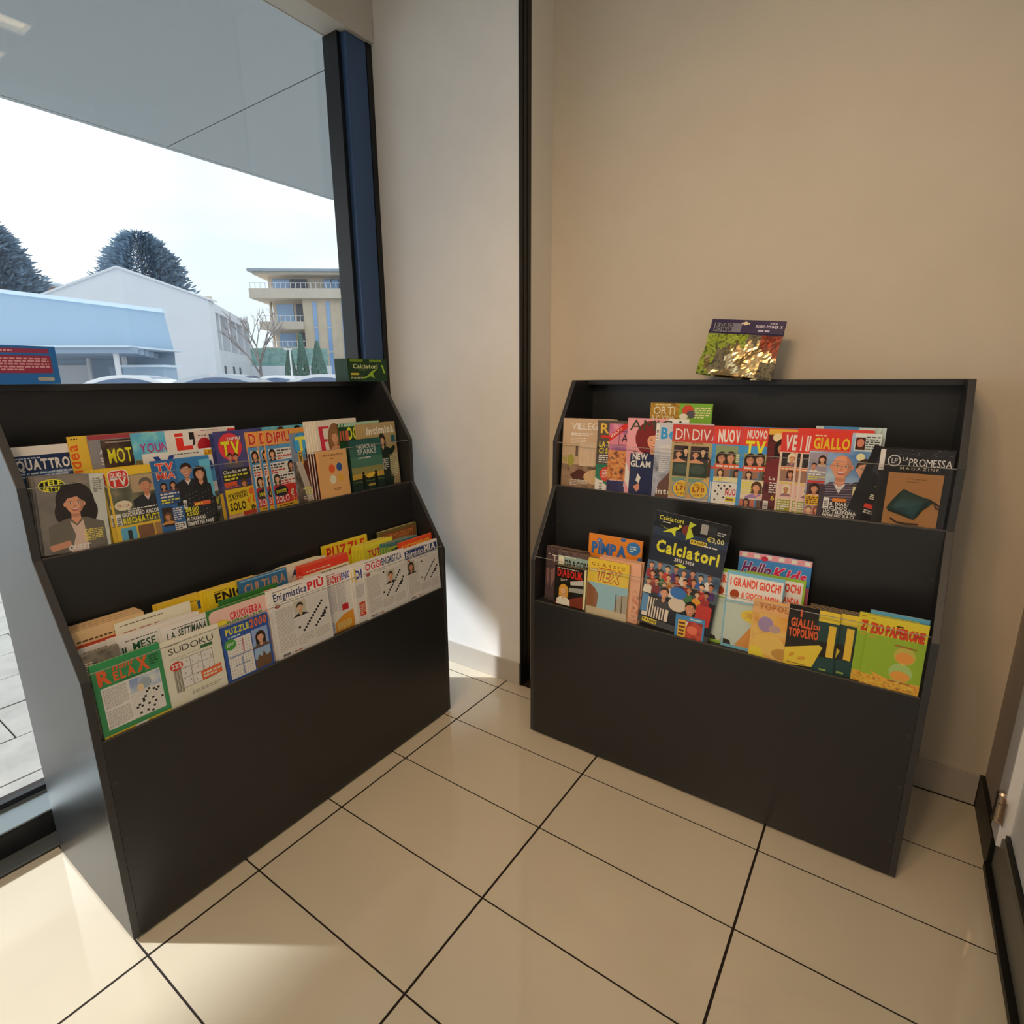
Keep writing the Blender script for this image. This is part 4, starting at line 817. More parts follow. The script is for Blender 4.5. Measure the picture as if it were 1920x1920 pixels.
def c(c_):
    c_.R(0, 0, 18.4, 22.4, '#2f6c34').RR(.3, 0, 17.6, 21.8, 1.6, '#d7a7a0').E(3.4, 16.2, 2.6, 2.4, '#c98d2c').E(3.4, 16.2, 2.4, 2.2, '#e0bb3a').L(2, 15.2, 3.0, 2.0, 4, '#a0521c').T(6.0, 17.8, 'CRUCIVERBA', 2.0, '#b92438', fit=9.4, st='k').T(4.6, 15.2, 'CRITTOGRAFATI', 2.2, '#3f7a2c', fit=10.8, st='k').L(1, 4, 16, 7, 12, '#a87a74')
mag('LL', .307, .018, 18.4, 22.4, .005, '#d7a7a0', 'pink crossword magazine with red and green title', c, spine='#2f6c34')
mag('LL', .356, .044, 18, 23.0, .004, '#2f6c34', 'green-topped magazine just behind the pink crossword one', lambda c_: c_.R(0, 0, 18, 23, '#2f6c34').R(13.4, 21, 3, .8, '#b93a2a').R(0, 0, 18, 19, '#cfc5b0'), pages=PCREAM)
# back row
def c(c_): c_.R(0, 0, 16, 25.4, '#bfa57e').R(0, 19.5, 16, 2.8, '#a8422c').L(1.2, 22.6, 13, .8, 1, '#4a3424').L(1.2, 20.1, 4.4, 1.2, 1, '#e0c8a8').T(6.2, 20.1, 'DAI MIGLIORI', 1.2, '#e0c8a8', fit=8, st='b').R(0, 17, 16, 2, '#c05a34')
mag('LL', .020, .071, 16, 25.8, .012, '#bfa57e', 'thick cream booklet with rusty red band at the far left', c, copies=((.022, .0845), (.021, .098), (.020, .1115)), pages=PCREAM, spine='#b89a70', clabel='thick cream booklet stacked behind the red-band one', cgroup='thick cream booklets')
mag('LL', .110, .0635, 18, 25.1, .004, '#d8ccb6', 'cream magazine with torn-looking brown headline, behind the green-title monthly', lambda c_: c_.R(0, 0, 18, 25.1, '#d8ccb6').L(1, 23.8, 14, .5, 1, '#6b5a48').L(1.4, 20.8, 14, 1.9, 1, '#8a4a28').L(2, 19.2, 11, .8, 1, '#6b4a34'), pages=PCREAM)
def c(c_): c_.R(0, 0, 14, 25, '#dba92a').L(1, 23.4, 11, .5, 1, '#7a5a1c').L(1.2, 20.9, 6.4, 1.7, 1, '#5a3a1c').R(10.2, 21.0, 3.2, 2.4, '#274a78')
mag('LL', .218, .090, 11.6, 25.5, .007, '#dba92a', 'yellow puzzle booklet with a small blue square', c, pages=PCREAM, copies=((.214, .0985),), clabel='spare yellow booklet behind the one with a blue square', cgroup='yellow puzzle booklets with blue square')
def c(c_): c_.R(0, 0, 16, 26, '#dfae28').T(2.0, 22.0, 'ENIGMI', 2.5, '#22190f', fit=13, st='k', rot=.02).L(2.2, 19.6, 11, 1.6, 1, '#22190f').L(2, 24.8, 9, .5, 1, '#7a5a18')
mag('LL', .338, .066, 16, 26.0, .006, '#dfae28', 'yellow puzzle booklet with heavy black headline', c, pages=PCREAM, copies=((.336, .074), (.327, .082)), clabel='spare yellow booklet with black headline, behind it', cgroup='yellow booklets with black headline')
def c(c_): c_.R(0, 0, 15.5, 26.6, '#2c5d84').T(1.4, 22.2, 'CULTURA', 2.7, '#a87a54', fit=13.4, st='b').L(1.4, 20.4, 12, .8, 1, '#8fb0c4').R(.3, 25.9, 14.9, .4, '#6a93b4')
mag('LL', .424, .0525, 15.5, 26.6, .009, '#2c5d84', 'blue puzzle booklet with brown title and thick cream pages', c, pages=PCREAM)
def c(c_): c_.R(0, 0, 15, 25.2, '#cfc3b4').T(1.4, 21.4, 'AUTODEF', 2.4, '#26345e', fit=12.6, st='k', sh=.2).R(.4, 18.8, 14, .5, '#26345e')
mag('LL', .600, .0855, 15, 25.2, .005, '#cfc3b4', 'pale puzzle booklet with slanted navy headline', c, pages=PCREAM, copies=((.592, .0915), (.584, .0975), (.576, .1035)), clabel='spare pale booklet with navy headline, fanned to its left', cgroup='pale booklets with navy headline')
def c(c_): c_.R(0, 0, 20, 25, '#c23a2a').L(1.5, 22.6, 17, .6, 1, '#e0b8a0').R(0, 0, 20, 22.0, '#d8c8b0').L(2, 20.2, 16, 1.2, 2, '#3a3430')
mag('LL', .630, .050, 18.4, 25.0, .005, '#c23a2a', 'red-banded puzzle booklet in the middle of the lower tier', c, pages=PCREAM, copies=((.628, .0565), (.626, .063), (.625, .0695)), clabel='spare red-banded puzzle booklet stacked behind the first', cgroup='red-banded puzzle booklets')
def c(c_): c_.R(0, 0, 20, 27.2, '#dcb42c').T(1.6, 21.8, 'PUZZLE', 4.2, '#b22f24', fit=16.8, st='k').O(.4, .4, 19.2, 25.8, .2, '#b98f22')
mag('LL', .764, .121, 20, 27.2, .006, '#dcb42c', 'tall yellow booklet with big red title at the back', c, pages=PCREAM)
def c(c_): c_.R(0, 0, 16, 24.8, '#b9b433').R(0, 0, 16, 18.4, '#4c6a8c').T(2.0, 19.6, 'TUTTÒ', 2.5, '#a8324a', fit=10.6, st='k').R(0, 23.2, 16, 1.6, '#cdbf3a')
mag('LL', .905, .080, 14.5, 24.8, .006, '#b9b433', 'yellow-green puzzle booklet with crimson title', c, pages=PCREAM, copies=((.894, .0875), (.884, .095), (.875, .1025)), clabel='spare yellow-green booklet fanned left of the crimson-title one', cgroup='spare yellow-green booklets')
def c(c_): c_.R(0, 0, 18, 22.8, '#c8492a').T(1.4, 19.4, 'AUTODEFINITI', 2.1, '#dba43a', fit=15.2, st='k').R(0, 0, 18, 18, '#cfa05a')
mag('LL', 1.034, .032, 18.2, 23.2, .005, '#c8492a', 'orange-red puzzle booklet with gold headline', c, pages=PCREAM)
mag('LL', 1.006, .052, 15, 23.4, .005, '#4c7a6a', 'blue-green puzzle booklet left of the orange-red one', lambda c_: c_.R(0, 0, 15, 23.4, '#3f6a78').R(0, 19, 15, 3, '#8fa83a').L(1, 20, 10, 1.4, 1, '#24405a'), pages=PCREAM, copies=((.998, .059), (.990, .066), (.982, .073)), clabel='spare blue-green booklet fanned behind the first', cgroup='spare blue-green booklets')
def c(c_): c_.R(0, 0, 19, 26, '#5a5a34').R(.5, 18.5, 19, 7.2, '#6f4a2a').T(1.4, 21.6, 'AUTODEFINITI', 3.0, '#a8683a', fit=16.4, st='k')
mag('LL', 1.012, .108, 20, 26.6, .013, '#5a5a34', 'thick olive and brown booklet at the back right corner', c, pages=PCREAM)

# ================================================================= right rack, upper tier
Y6 = 6
def c(c_):
    c_.R(0, 0, 20, 26.2, '#b09a84').R(0, 9, 20, 17.2, '#a8937c').R(0, 0, 20, 9, photo('rug', ['#6b5448', '#8a7460', '#4a3a34'], 20)).R(5, 8.6, 6.4, 8.6, '#b8a590').O(6.2, 10, 3.4, 5, .12, '#9c8a74').R(3.4, 12, 1.0, 4, '#5a4c44').P([(1.6, 5), (5, 7.4), (9, 6), (8, 3.2), (3, 3)], '#4c2c28').E(13, 4.6, 6, 3, '#b59a78').R(13.4, 9, 4, 10, '#8c4a3c').E(1.6, 10.6, 1.4, 2.2, '#8a8a3c')
    c_.T(1.4, 22.2, 'VILLEGIARDINI', 2.4, '#e8ddd0', fit=22, st='r').L(1.4, 19.8, 9, 1.2, 2, '#e0d4c4').L(1.4, 16.8, 6, 2.4, 4, '#e0d4c4', th=.35).L(1.6, 1, 7, 2.4, 4, '#e0d4c4', th=.4)
mag('RU', .054, .010, 19, 26.2, .004, '#b09a84', 'beige home magazine showing a pale living room', c, copies=((.044, .013), (.035, .0165), (.027, .020)), yaw=Y6, clabel='spare copy of the beige home magazine, fanned to its left', cgroup='spare beige home magazines')
def c(c_):
    c_.R(0, 0, 19, 26.0, '#4a4540').R(0, 0, 19, 10, '#2a6a58').T(1.2, 21.4, 'R', 3.4, '#c9a23a', fit=3.0, st='b').R(1.4, 19.6, 5, 1.0, '#b3321f').T(.9, 16.4, 'LA TE', 1.9, '#d8b43a', fit=5.0, st='k').T(.9, 14.0, 'CI SA', 1.9, '#d8b43a', fit=5.0, st='k').L(1, 10.4, 6, 3.2, 4, '#e4ded2').E(4.4, 6.4, 2.8, 2.8, '#b8402f').L(2.6, 5, 3.4, 3, 5, '#e8d0c0').P([(0, 0), (5, 0), (5, 2), (0, 5)], '#c9cfc6').B(1.4, .4, 1.6, 3.6)
mag('RU', .177, .010, 19, 26.0, .004, '#4a4540', 'dark grey magazine with gold letter and teal lower half', c, yaw=Y6)
def c(c_):
    c_.R(0, 15, 19, 10, photo('sunset', ['#5c4a78', '#a8608a', '#c98a9c'], 12)).R(0, 17.5, 19, 4, '#b87488').R(0, 0, 19, 15.4, photo('town', ['#3a2430', '#a8643a', '#c88a4c', '#2a2240'], 45)).R(0, 0, 19, 4.5, '#2c2a52').P([(0, 20.5), (0, 18.3), (6.6, 23.4), (6.6, 25.1), (5.6, 25.1)], '#b3281f').T(1.0, 19.9, 'MARZO', .9, '#e8ccc0', rot=.66, fit=5).O(3.7, 17.4, 4.4, 5.0, .18, '#2c2230').T(4.7, 18.6, 'A', 2.6, '#2c2230', fit=2.3, st='b').T(6.4, 2.4, 'BISTROT', 1.9, '#d8d0e0', fit=11, st='r').L(1, 4.2, 6, .6, 1, '#cfa0b0')
mag('RU', .224, .010, 19, 25.0, .004, '#5c4a78', 'purple sunset travel magazine with red corner ribbon', c, yaw=Y6)
def c(c_):
    c_.R(0, 0, 21, 27.2, '#d28c98').R(14, 22, 7, 5.2, '#c9cfc4').E(8.6, 20.4, 5.6, 6.0, '#6a1f22').F(9.6, 19.4, 3.0, '#c28d70', '#6a1f22', '#1f2440', long=1.3, wid=2.6, body=7).R(1.6, 0, 9, 14.8, '#20264a').P([(1.6, 8), (0, 12), (0, 5), (1.6, 2)], '#c9d0d6').P([(4.6, 7.8), (5.8, 6.4), (5.2, 4.4), (4.0, 5.2)], '#cfd4da').P([(5.2, 4.4), (5.6, 2.4), (4.6, 1.2), (3.2, 3)], '#b9806a')
    c_.T(.8, 23.0, 'AMICA', 3.6, '#2f3a2a', fit=19.4, st='r').T(2.4, 12.8, 'NEW', 2.0, '#ecebe6', fit=5.4, st='k').T(1.8, 10.2, 'GLAM', 2.0, '#ecebe6', fit=7.2, st='k').L(2.6, 15.2, 2, .5, 1, '#2a2a2a')
mag('RU', .294, .010, 21, 27.2, .005, '#d28c98', 'pink fashion magazine with a red-haired woman in navy', c, yaw=Y6)
def c(c_):
    c_.R(0, 0, 22, 32.4, '#5f8a2c').R(0, 26.6, 10.6, 5.8, photo('soil', ['#8a6a24', '#a88430', '#6a5420'], 40)).R(10.6, 24, 11.4, 8.4, '#6a9c34').E(13.6, 29.6, 2.0, 2.1, '#b3402c').E(14.8, 28.4, 1.6, 1.4, '#4a4a52').E(12.2, 27.6, 1.5, 1.0, '#c9c6ba').L(16, 27, 5.4, 4, 5, '#d8d49a').T(1.2, 28.2, 'ORTI', 2.7, '#e6ddb8', fit=7.8, st='r').T(.6, 26.2, '& CUCINA', 1.5, '#e6ddb8', fit=8.4, st='r').L(2, 31.3, 7, .5, 1, '#e0d6a0')
mag('RU', .333, .110, 22, 32.2, .006, '#5f8a2c', 'tall green gardening magazine with a red tomato, standing highest', c)
def c(c_):
    c_.R(0, 0, 19, 26, '#a9adba').R(0, 0, 19, 15, photo('jean', ['#6a7088', '#9aa0b4', '#30303c'], 14)).P([(4, 0), (7, 0), (7, 12), (5.4, 9), (2, 5), (1, 0)], '#5a4038').T(1.8, 20.6, 'Bella', 3.6, '#2f86c2', fit=9.5, st='k').B(.15, 20, 1.0, 5.4).L(1.8, 9, 4.4, 9.5, 14, '#e0dfe4', th=.35).T(1.4, 1.4, 'inte', 2.0, '#ece6dc', fit=5.4, st='b')
mag('RU', .397, .013, 19, 26, .004, '#a9adba', 'pale blue-grey weekly with sky blue title', c, yaw=Y6)
def c(c_):
    c_.R(0, 0, 19, 25.6, '#9c8e68').R(0, 19.8, 19, 5.8, '#a83a38').T(1.0, 20.6, 'DIVA', 3.6, '#e4d6c6', fit=8.6, st='r').L(1, 19.2, 6, .5, 1, '#5a2a20')
    for i, (x, y, a, b) in enumerate(((.8, 13.2, '#3a2c34', '#1c181c'), (.8, 8.2, '#2c3a30', '#1a241e'))):
        c_.R(x, y, 5.8, 5.4, a)
    c_.F(2.6, 15.6, 1.2, SK[0], '#4a2c1c', '#c08a68', long=0, body=2.2).F(4.9, 16.8, 1.0, SK[2], '#1c1614', '#14141a', body=2.4).E(3.6, 10.8, 2.4, 1.6, '#3c4a42').R(.8, 6.4, 5.8, 1.4, '#6a8a74').F(3.4, 4.6, 1.3, SK[1], '#6a3a24', '#b08a5c').F(9.6, 12, 2.6, '#c08a62', '#4a3020', '#b89a60', body=4)
    c_.E(4.4, 4.0, 3.2, 3.2, '#3d7fb8').E(4.4, 4.0, 2.9, 2.9, '#dca83a').T(2.8, 5.3, 'SOLO', .8, '#8a3a1c', fit=3.2).T(2.5, 3.4, '1,70', 1.5, '#8a3a1c', fit=3.8, st='k').T(2.9, 1.9, 'EURO', .8, '#8a3a1c', fit=3.0).R(0, 0, 19, .9, '#a8a4b0')
mag('RU', .513, .014, 19, 25.6, .004, '#9c8e68', 'gossip weekly with red band and yellow price disc, right one of two', c, copies=((.456, .0135),), yaw=Y6, clabel='gossip weekly with red band, left one of two alike', cgroup='red-band gossip weeklies')
def nuovo(tv):
    def c(c_):
        c_.R(0, 0, 19, 25.6, '#3e86c0').R(0, 19.8, 19, 5.8, '#c03a30'); x = 1.0
        if tv: c_.T(x, 22.2, 'NUOVO', 2.4, '#ecd8cc', fit=5.8, st='k').T(x-.2, 17.0, 'TV', 4.2, '#e2c22a', fit=5.8, st='k')
        else: c_.T(x, 20.6, 'NUOVO', 3.8, '#e6cfc4', fit=8.6, st='k')
        c_.R(.6, 13.0, 9.6, 4.4 if tv else 6.4, '#7a8a6a').F(2.6, 15.2, 1.5, SK[1], '#2a1c18', '#b04a44', body=2.4).F(5.4, 15.4, 1.5, SK[0], '#33241c', '#c86a5c', body=2.4).R(6.8, 14, 3.6, 3, '#8a9a44').L(7, 14.2, 3.2, 2.6, 4, '#eae6d6').R(.6, 12.0, 9.8, 1.5, '#c8502c').L(1, 12.2, 9, 1.1, 1, '#f0e0d0').R(.6, 9.4, 4.8, 2.4, '#8a6a58').R(5.6, 9.2, 4.8, 2.8, '#5a5a50').F(7.6, 10.6, .9, SK[3], '#2a201c', '#6a6a5a', body=1.4).F(2.6, 10.6, .9, SK[2], '#3a2a20', '#7a5a4a', body=1.4)
        if tv:
            c_.R(.6, 2.8, 9.8, 6.2, '#c9b9a2').F(5.2, 6.6, 1.4, SK[0], '#4a3020', '#8a6aa0', body=2.4).F(8.4, 6.4, 1.3, SK[1], '#2c201a', '#c8a49a', body=2.4).L(.8, 4.6, 3, 4, 6, '#d8c43a').R(.6, .3, 4.4, 2.4, '#a85a4a').F(2.6, 1.8, .9, SK[3], '#20181a', '#4a4a52', body=1.4).R(5.4, .3, 5, 2.4, '#5a4438').F(7.8, 1.8, .9, SK[1], '#20181a', '#4a3a32', body=1.4)
        else:
            c_.R(.6, 7.6, 9.8, 1.6, '#cfc3a2').L(1, 7.8, 4, 1.2, 2, '#c9b22c').R(.3, .2, 9.9, 7.2, '#e4ddd0')
            for i, j in ((1, 1), (2, 3), (3, 5), (1, 4), (4, 2), (2, 6), (4, 6), (5, 5), (6, 6)): c_.E(.6+i*.9, .6+j*.95, .32, .38, '#2a2a30', 8)
            c_.T(4.6, 3.4, 'NUOVO', 2.0, '#b3312c', fit=5.6, st='k').R(4.8, 1.2, 5, 1.6, '#d8b83a').L(5, 1.4, 4.4, 1.1, 1, '#5a3a20')
    return c
mag('RU', .597, .015, 19, 25.6, .004, '#3e86c0', 'blue-edged gossip weekly with red band and domino-like puzzle', nuovo(0), copies=((.590, .0185),), yaw=Y6, clabel='spare copy of the blue-edged weekly with domino-like puzzle', cgroup='spare blue-edged gossip weeklies')
mag('RU', .685, .0155, 19, 25.7, .004, '#3e86c0', 'blue-edged TV weekly with red band and big yellow letters', nuovo(1), copies=((.678, .019), (.671, .0225)), yaw=Y6, clabel='spare copy of the blue-edged TV weekly with yellow letters', cgroup='spare blue-edged TV weeklies')
def c(c_): c_.R(0, 0, 19, 25.4, photo('maroon', ['#2c161c', '#5a2226', '#1c1622'], 20)).R(0, 23.6, 19, 1.8, '#c99a3a').E(2.6, 22.8, 1.3, 1.3, '#c9b890').F(4.6, 19.4, 2.2, '#a87458', '#1a1212', '#6a2226', body=5, long=1.8).T(1.4, 9.6, 'La Bella', 1.0, '#e0c8c0', fit=6).L(1.6, 5.4, 5, 3.6, 5, '#c8c4d0').T(2.4, 3.2, '60', 1.5, '#d8b83a').B(.4, .3, 1.4, 2.6)
mag('RU', .757, .0185, 19, 25.4, .004, '#3a1c22', 'dark maroon magazine with a dark-haired woman in shadow', c, yaw=Y6)
def gossip(t1, tfit, band):
    def c(c_):
        c_.R(0, 0, 18, 25.6, '#c9b5a8').R(0, 18.6, 18, c_.h-18.6, band).T(1.0, 19.4, t1, 4.2, '#ead6c8', fit=tfit, st='k', sh=.05)
        for k, (x, y, w, h, q) in enumerate(((.6, 14.2, 5.2, 4.2, '#2a2426'), (.6, 9.6, 5.2, 3.6, '#8a6a5a'), (6.0, 6.4, 6, 8, '#5a4a44'), (.6, 4.4, 3.8, 4.6, '#d8a8a4'), (4.8, .8, 6, 5.2, '#a8746a'))):
            c_.R(x, y, w, h, q); c_.F(x+w*.55, y+h*.6, min(w, h)*.26, SK[k % 4], ['#d0c0a8', '#2a1c18', '#3a2a20'][k % 3], '#7a5a6a', body=2.2, wid=1.5)
        c_.R(.6, 13.0, 5.4, 1.0, '#c8692c').L(.8, 13.1, 5, .8, 1, '#f0d8b8').L(.8, 8.6, 4.8, .9, 1, '#c9b22c').R(.6, .3, 4, 3.6, '#8a8a34').L(.8, .6, 3.6, 3, 4, '#e8e0c8').R(6, 14.6, 8, 3.6, '#8a7a80').L(6.2, 15, 7, 2.6, 4, '#2b2428')
    return c
mag('RU', .795, .0185, 18, 24.6, .004, '#c03a30', 'red-topped gossip weekly with slanted pale title and white-haired man', gossip('VERO', 7.4, '#b93630'), yaw=Y6)
mag('RU', .853, .0140, 18, 26.0, .004, '#c03a30', 'red-topped gossip weekly with very tall pale letters, right copy', gossip('IN', 2.3, '#bd3a34'), yaw=Y6, copies=((.838, .0172),), clabel='red-topped gossip weekly with very tall pale letters, left copy', cgroup='tall-letter gossip weeklies')
def c(c_):
    c_.R(0, 0, 17.6, 25.2, photo('blueprint', ['#3f6aa0', '#7f9cc0', '#b8c4d0'], 9)).R(0, 19.8, 10.4, 5.4, '#bf3428').L(1, 23.7, 5, .7, 1, '#e8b89c').T(.8, 20.3, 'GIALLO', 3.0, '#e5a52a', fit=9.2, st='k').R(0, 19.4, 10.4, .35, '#d8603a')
    c_.R(11.2, 20, 6.4, 5.2, '#b8ccd0').R(11.4, 20.4, 2.4, 3.6, '#3a1c1c').E(12.6, 22.4, .9, 1.2, '#b0705c').L(13.9, 20.4, 3.4, 4, 6, '#3a4448').E(13.1, 18.3, 1.1, 1.1, '#c9c49a')
    c_.R(.3, 10.8, 4.6, 8.2, '#8a8494').F(1.6, 15.0, .8, SK[1], '#2a1c18', '#c8c4be', long=0, body=2.2, wid=1.6).F(3.6, 17.0, .9, SK[0], '#2a1c18', '#b8a08c', body=2.2, wid=1.4).L(.4, 12.2, 4.3, 1.5, 2, '#efe6d8').L(.4, 10.9, 4.3, 1.2, 2, '#e0c43a').R(.3, 10.0, 4.6, .7, '#b3312c').R(.3, 5.6, 4.6, 4.3, '#54343c').F(2.4, 8.2, 1.2, SK[1], '#2c1a1a', '#c8a8a0', body=2.2).R(.2, 3.2, 4.7, 3.0, '#dca02c').L(.5, 3.5, 4.2, 2.4, 4, '#5a2f14').R(.2, .2, 4.7, 2.8, '#a8786c').F(1.5, 1.8, .9, SK[2], '#5a4a44', '#a89a9a', long=0, body=1.8).F(3.7, 1.8, .9, SK[1], '#7a3a34', '#8a4a4a', body=1.8)
    c_.F(14.6, 14.6, 2.6, '#c8937a', '#3a2a1e', '#2a2a32', long=0, wid=2.0, body=5.2).F(8.7, 15.2, 3.4, '#c4876a', '#000000', '#3b3440', bald=1, wid=1.5, body=4.4, collar='#d8ccc8')
    for i in range(8): c_.R(5.2, 4.6+i*.75, 8, .16, '#86788c', .06)
    c_.R(12.2, 5.6, 2.6, 4.2, '#c9bd9a').P([(14.8, 0), (17.6, 0), (17.6, 10), (16, 7)], '#15131a').R(5, 0, 10, 4.9, '#241c20').R(7.4, 4.9, 3.6, 1.0, '#c8742c').B(5.1, 2.6, 1.5, 3.4).T(6.9, 3.7, 'IL DIARIO SI', .95, '#e4e0da', fit=7.2, st='k').T(6.9, 2.5, 'CLINDO DA', .95, '#e4e0da', fit=6.8, st='k').T(5.4, 1.3, 'HO TELEFONA', .95, '#e4e0da', fit=8.4, st='k').T(5.2, .15, 'NON HO BACI', .95, '#e4e0da', fit=8.2, st='k')
mag('RU', .876, .0120, 17.6, 25.2, .004, '#bf3428', 'crime weekly with orange title, bald man and a young woman', c, yaw=Y6)
mag('RU', .880, .046, 15.2, 26.6, .003, '#a8c0c4', 'pale blue-white magazine edge sticking up behind the crime weekly', lambda c_: c_.R(0, 0, 15.2, 26.6, '#a8c0c4').R(2, 25, 9, 1.6, '#3d7fb8'), copies=((.893, .051), (.905, .056)), clabel='spare pale blue-white magazine behind the crime weekly', cgroup='pale blue-white magazines')
def c(c_):
    c_.R(0, 0, 14, 21.6, '#17161a').R(2, 12, 12, 5, '#2c2c34').E(6.5, 12.6, 3.2, 2.6, '#7a6a6a').R(4.6, 9.4, 8, 3.2, '#9a5a50', -.1).P([(4, 8.4), (9, 6.4), (11, 6.2), (5, 9)], '#c9a060').L(4, 4.6, 7, 1.6, 3, '#c9c2b4').R(3.6, 2.0, 4, 1.2, '#b3322a').L(4, .4, 6, 1.2, 2, '#b8b2a8')
mag('RU', .990, .013, 13.4, 19.6, .003, '#17161a', 'black plastic-wrapped magazine leaning half hidden behind the pouch packet', c, yaw=Y6, roll=-14)
# packet with pouch
def c(c_):
    c_.R(0, 0, 17, 22.0, '#17161a').R(0, 15.4, 1.2, 5.8, '#d8d4cc').E(3.4, 18.2, 1.5, 1.6, '#d8d8d4').E(3.4, 18.2, 1.25, 1.35, '#17161a').T(2.8, 17.5, 'LP', 1.4, '#d8d8d4', fit=1.3, st='r').T(5.3, 18.3, 'LA', 1.0, '#e4e2dc', fit=1.3, st='r').T(6.8, 17.0, 'PROMESSA', 2.0, '#e4e2dc', fit=9.4, st='r').T(5.0, 15.9, 'MAGAZINE', .7, '#c8c4bc', fit=8.6, gap=.3)
    for i in range(24): a = c_.rr.uniform(0, 6.28); x, y = c_.rr.uniform(.5, 16), c_.rr.uniform(19.4, 21.6); c_.face([(x, y), (x+.9*math.cos(a), y+.3*math.sin(a)), (x+.5, y+.12)], '#55555c')
    c_.up(); c_.R(2.6, .4, 12.4, 14.6, '#b58c60').L(7, 12.2, 4.4, 1.6, 2, '#8a6a48', th=.35)
pk = mag('RU', 1.052, .009, 16.6, 21.8, .006, '#17161a', 'black wrapped packet with tan card and a teal pouch', c, name='magazine_packet', cat='magazine packet')
m_pouch = mat('teal_velvet', '#12474e', .6, noise=.3, nscale=60, bump=.6); m_cordp = mat('brown_cord', '#3a2a20', .8)
pb = MB(); N = 16
out = [(x/100, y/100) for x, y in ((3.2, 5.0), (4.2, 7.0), (5.6, 9.3), (6.6, 10.6), (7.6, 10.1), (9.5, 9.3), (11.5, 8.6), (12.9, 8.3), (13.5, 7.4), (12.7, 6.4), (11.6, 5.2), (10.7, 3.4), (9.8, 2.2), (7.5, 2.9), (5.0, 3.8), (3.7, 4.1))]
n0 = len(pb.v)
cx, cy = .082, .062
rings = [(1, .0012), (.92, .006), (.6, .010), (.2, .0115)]
vs = []
for sc_, z in rings:
    for k, (x, y) in enumerate(out): pb.v.append((cx+(x-cx)*sc_, cy+(y-cy)*sc_, z+.0012*math.sin(k*2.1+sc_*9)))
k_ = pb.m(m_pouch); Nn = len(out)
for r in range(3):
    for i in range(Nn): j = (i+1) % Nn; pb.f.append([r*Nn+i, r*Nn+j, (r+1)*Nn+j, (r+1)*Nn+i]); pb.mi.append(k_)
pb.f.append([3*Nn+i for i in range(Nn)]); pb.mi.append(k_)
pb.build('pouch', pk, smooth=True)
cd = MB()
for q in ([(.128, .080, .006), (.140, .074, .005), (.150, .066, .005), (.153, .072, .004)], [(.136, .078, .005), (.142, .062, .005), (.152, .058, .004)], [(.045, .022, .003), (.060, .012, .004), (.085, .010, .004), (.110, .012, .004)]):
    for a_, b_ in zip(q[:-1], q[1:]): cd.tube(a_, b_, .0022, .0018, m_cordp, 6)
cd.build('cord', pk)
fm = MB(); fm.box(.001, .001, .0125, .165, .215, .0127, m_film); fm.build('plastic_wrap', pk)

# ================================================================= right rack, lower tier
def c(c_): c_.R(0, 0, 16, 20.6, photo('stone', ['#3a3034', '#5a4c50', '#241e22'], 30)).R(0, 14.4, 16, 4.6, '#7f9a9a').R(.3, 15.2, 2.2, 3.6, '#c8c4b8').T(2.9, 15.2, 'DRAGONERO', 2.3, '#14181a', fit=14, st='k').L(3, 18.4, 8, .6, 1, '#d0d8d8')
mag('RL', .093, .034, 16, 20.6, .007, '#4a3f44', 'grey comic book with teal title strip and black lettering', c, pages=PCREAM, name='comic_book', cat='comic book')
def c(c_): c_.R(0, 0, 16, 20.4, photo('stone2', ['#3c3036', '#4e4046', '#2a2226'], 30)).T(1.0, 15.6, 'TEX', 2.6, '#b8b0ac', fit=7, st='r').P([(.5, 12), (3, 14), (4, 11), (2, 8), (.8, 5)], '#7a5a5a')
mag('RL', .052, .044, 16, 20.6, .006, '#3c3036', 'dark plum comic book with thin pale letter, nearer the middle', c, pages=PCREAM, name='comic_book', cat='comic book')
mag('RL', .030, .053, 16, 20.9, .006, '#3c3036', 'dark plum comic book at the left end of the lower tier', c, pages=PCREAM, name='comic_book', cat='comic book', copies=((.036, .061), (.042, .069)), clabel='spare dark plum comic book stacked furthest back', cgroup='spare dark plum comics')
def c(c_):
    c_.R(0, 0, 13, 16, '#15130f').R(12.2, 0, .8, 16, '#d8c6a4').L(1, 14.9, 11, .5, 1, '#d8d0c0').T(1.2, 12.0, 'DIABOLIK', 2.6, '#b8281f', fit=10.4, st='k', sh=-.06).L(2.6, 10.2, 2.8, 1.0, 2, '#d8d0c4')
    c_.P([(6.6, 10.6), (12, 12), (12, 10), (6.8, 9.2)], '#a8acac').P([(6.2, 8.2), (12, 8.8), (12, 7), (6.4, 6.6)], '#8d9292').P([(0, 0), (12.2, 0), (12.2, 6), (7, 4), (0, 1.5)], '#6a2c1c').F(4.0, 6.6, 1.7, '#c99a74', '#b98c34', '#c9c4be', long=1, wid=1.7, body=4).R(0, 0, 13, 1.2, '#20180f')
mag('RL', .097, .008, 13, 16, .007, '#15130f', 'small black pocket comic with red title and blonde woman', c, pages=PCREAM, name='comic_book', cat='comic book', copies=((.102, .0165),), clabel='spare copy of the small black pocket comic behind it', cgroup='spare black pocket comics')
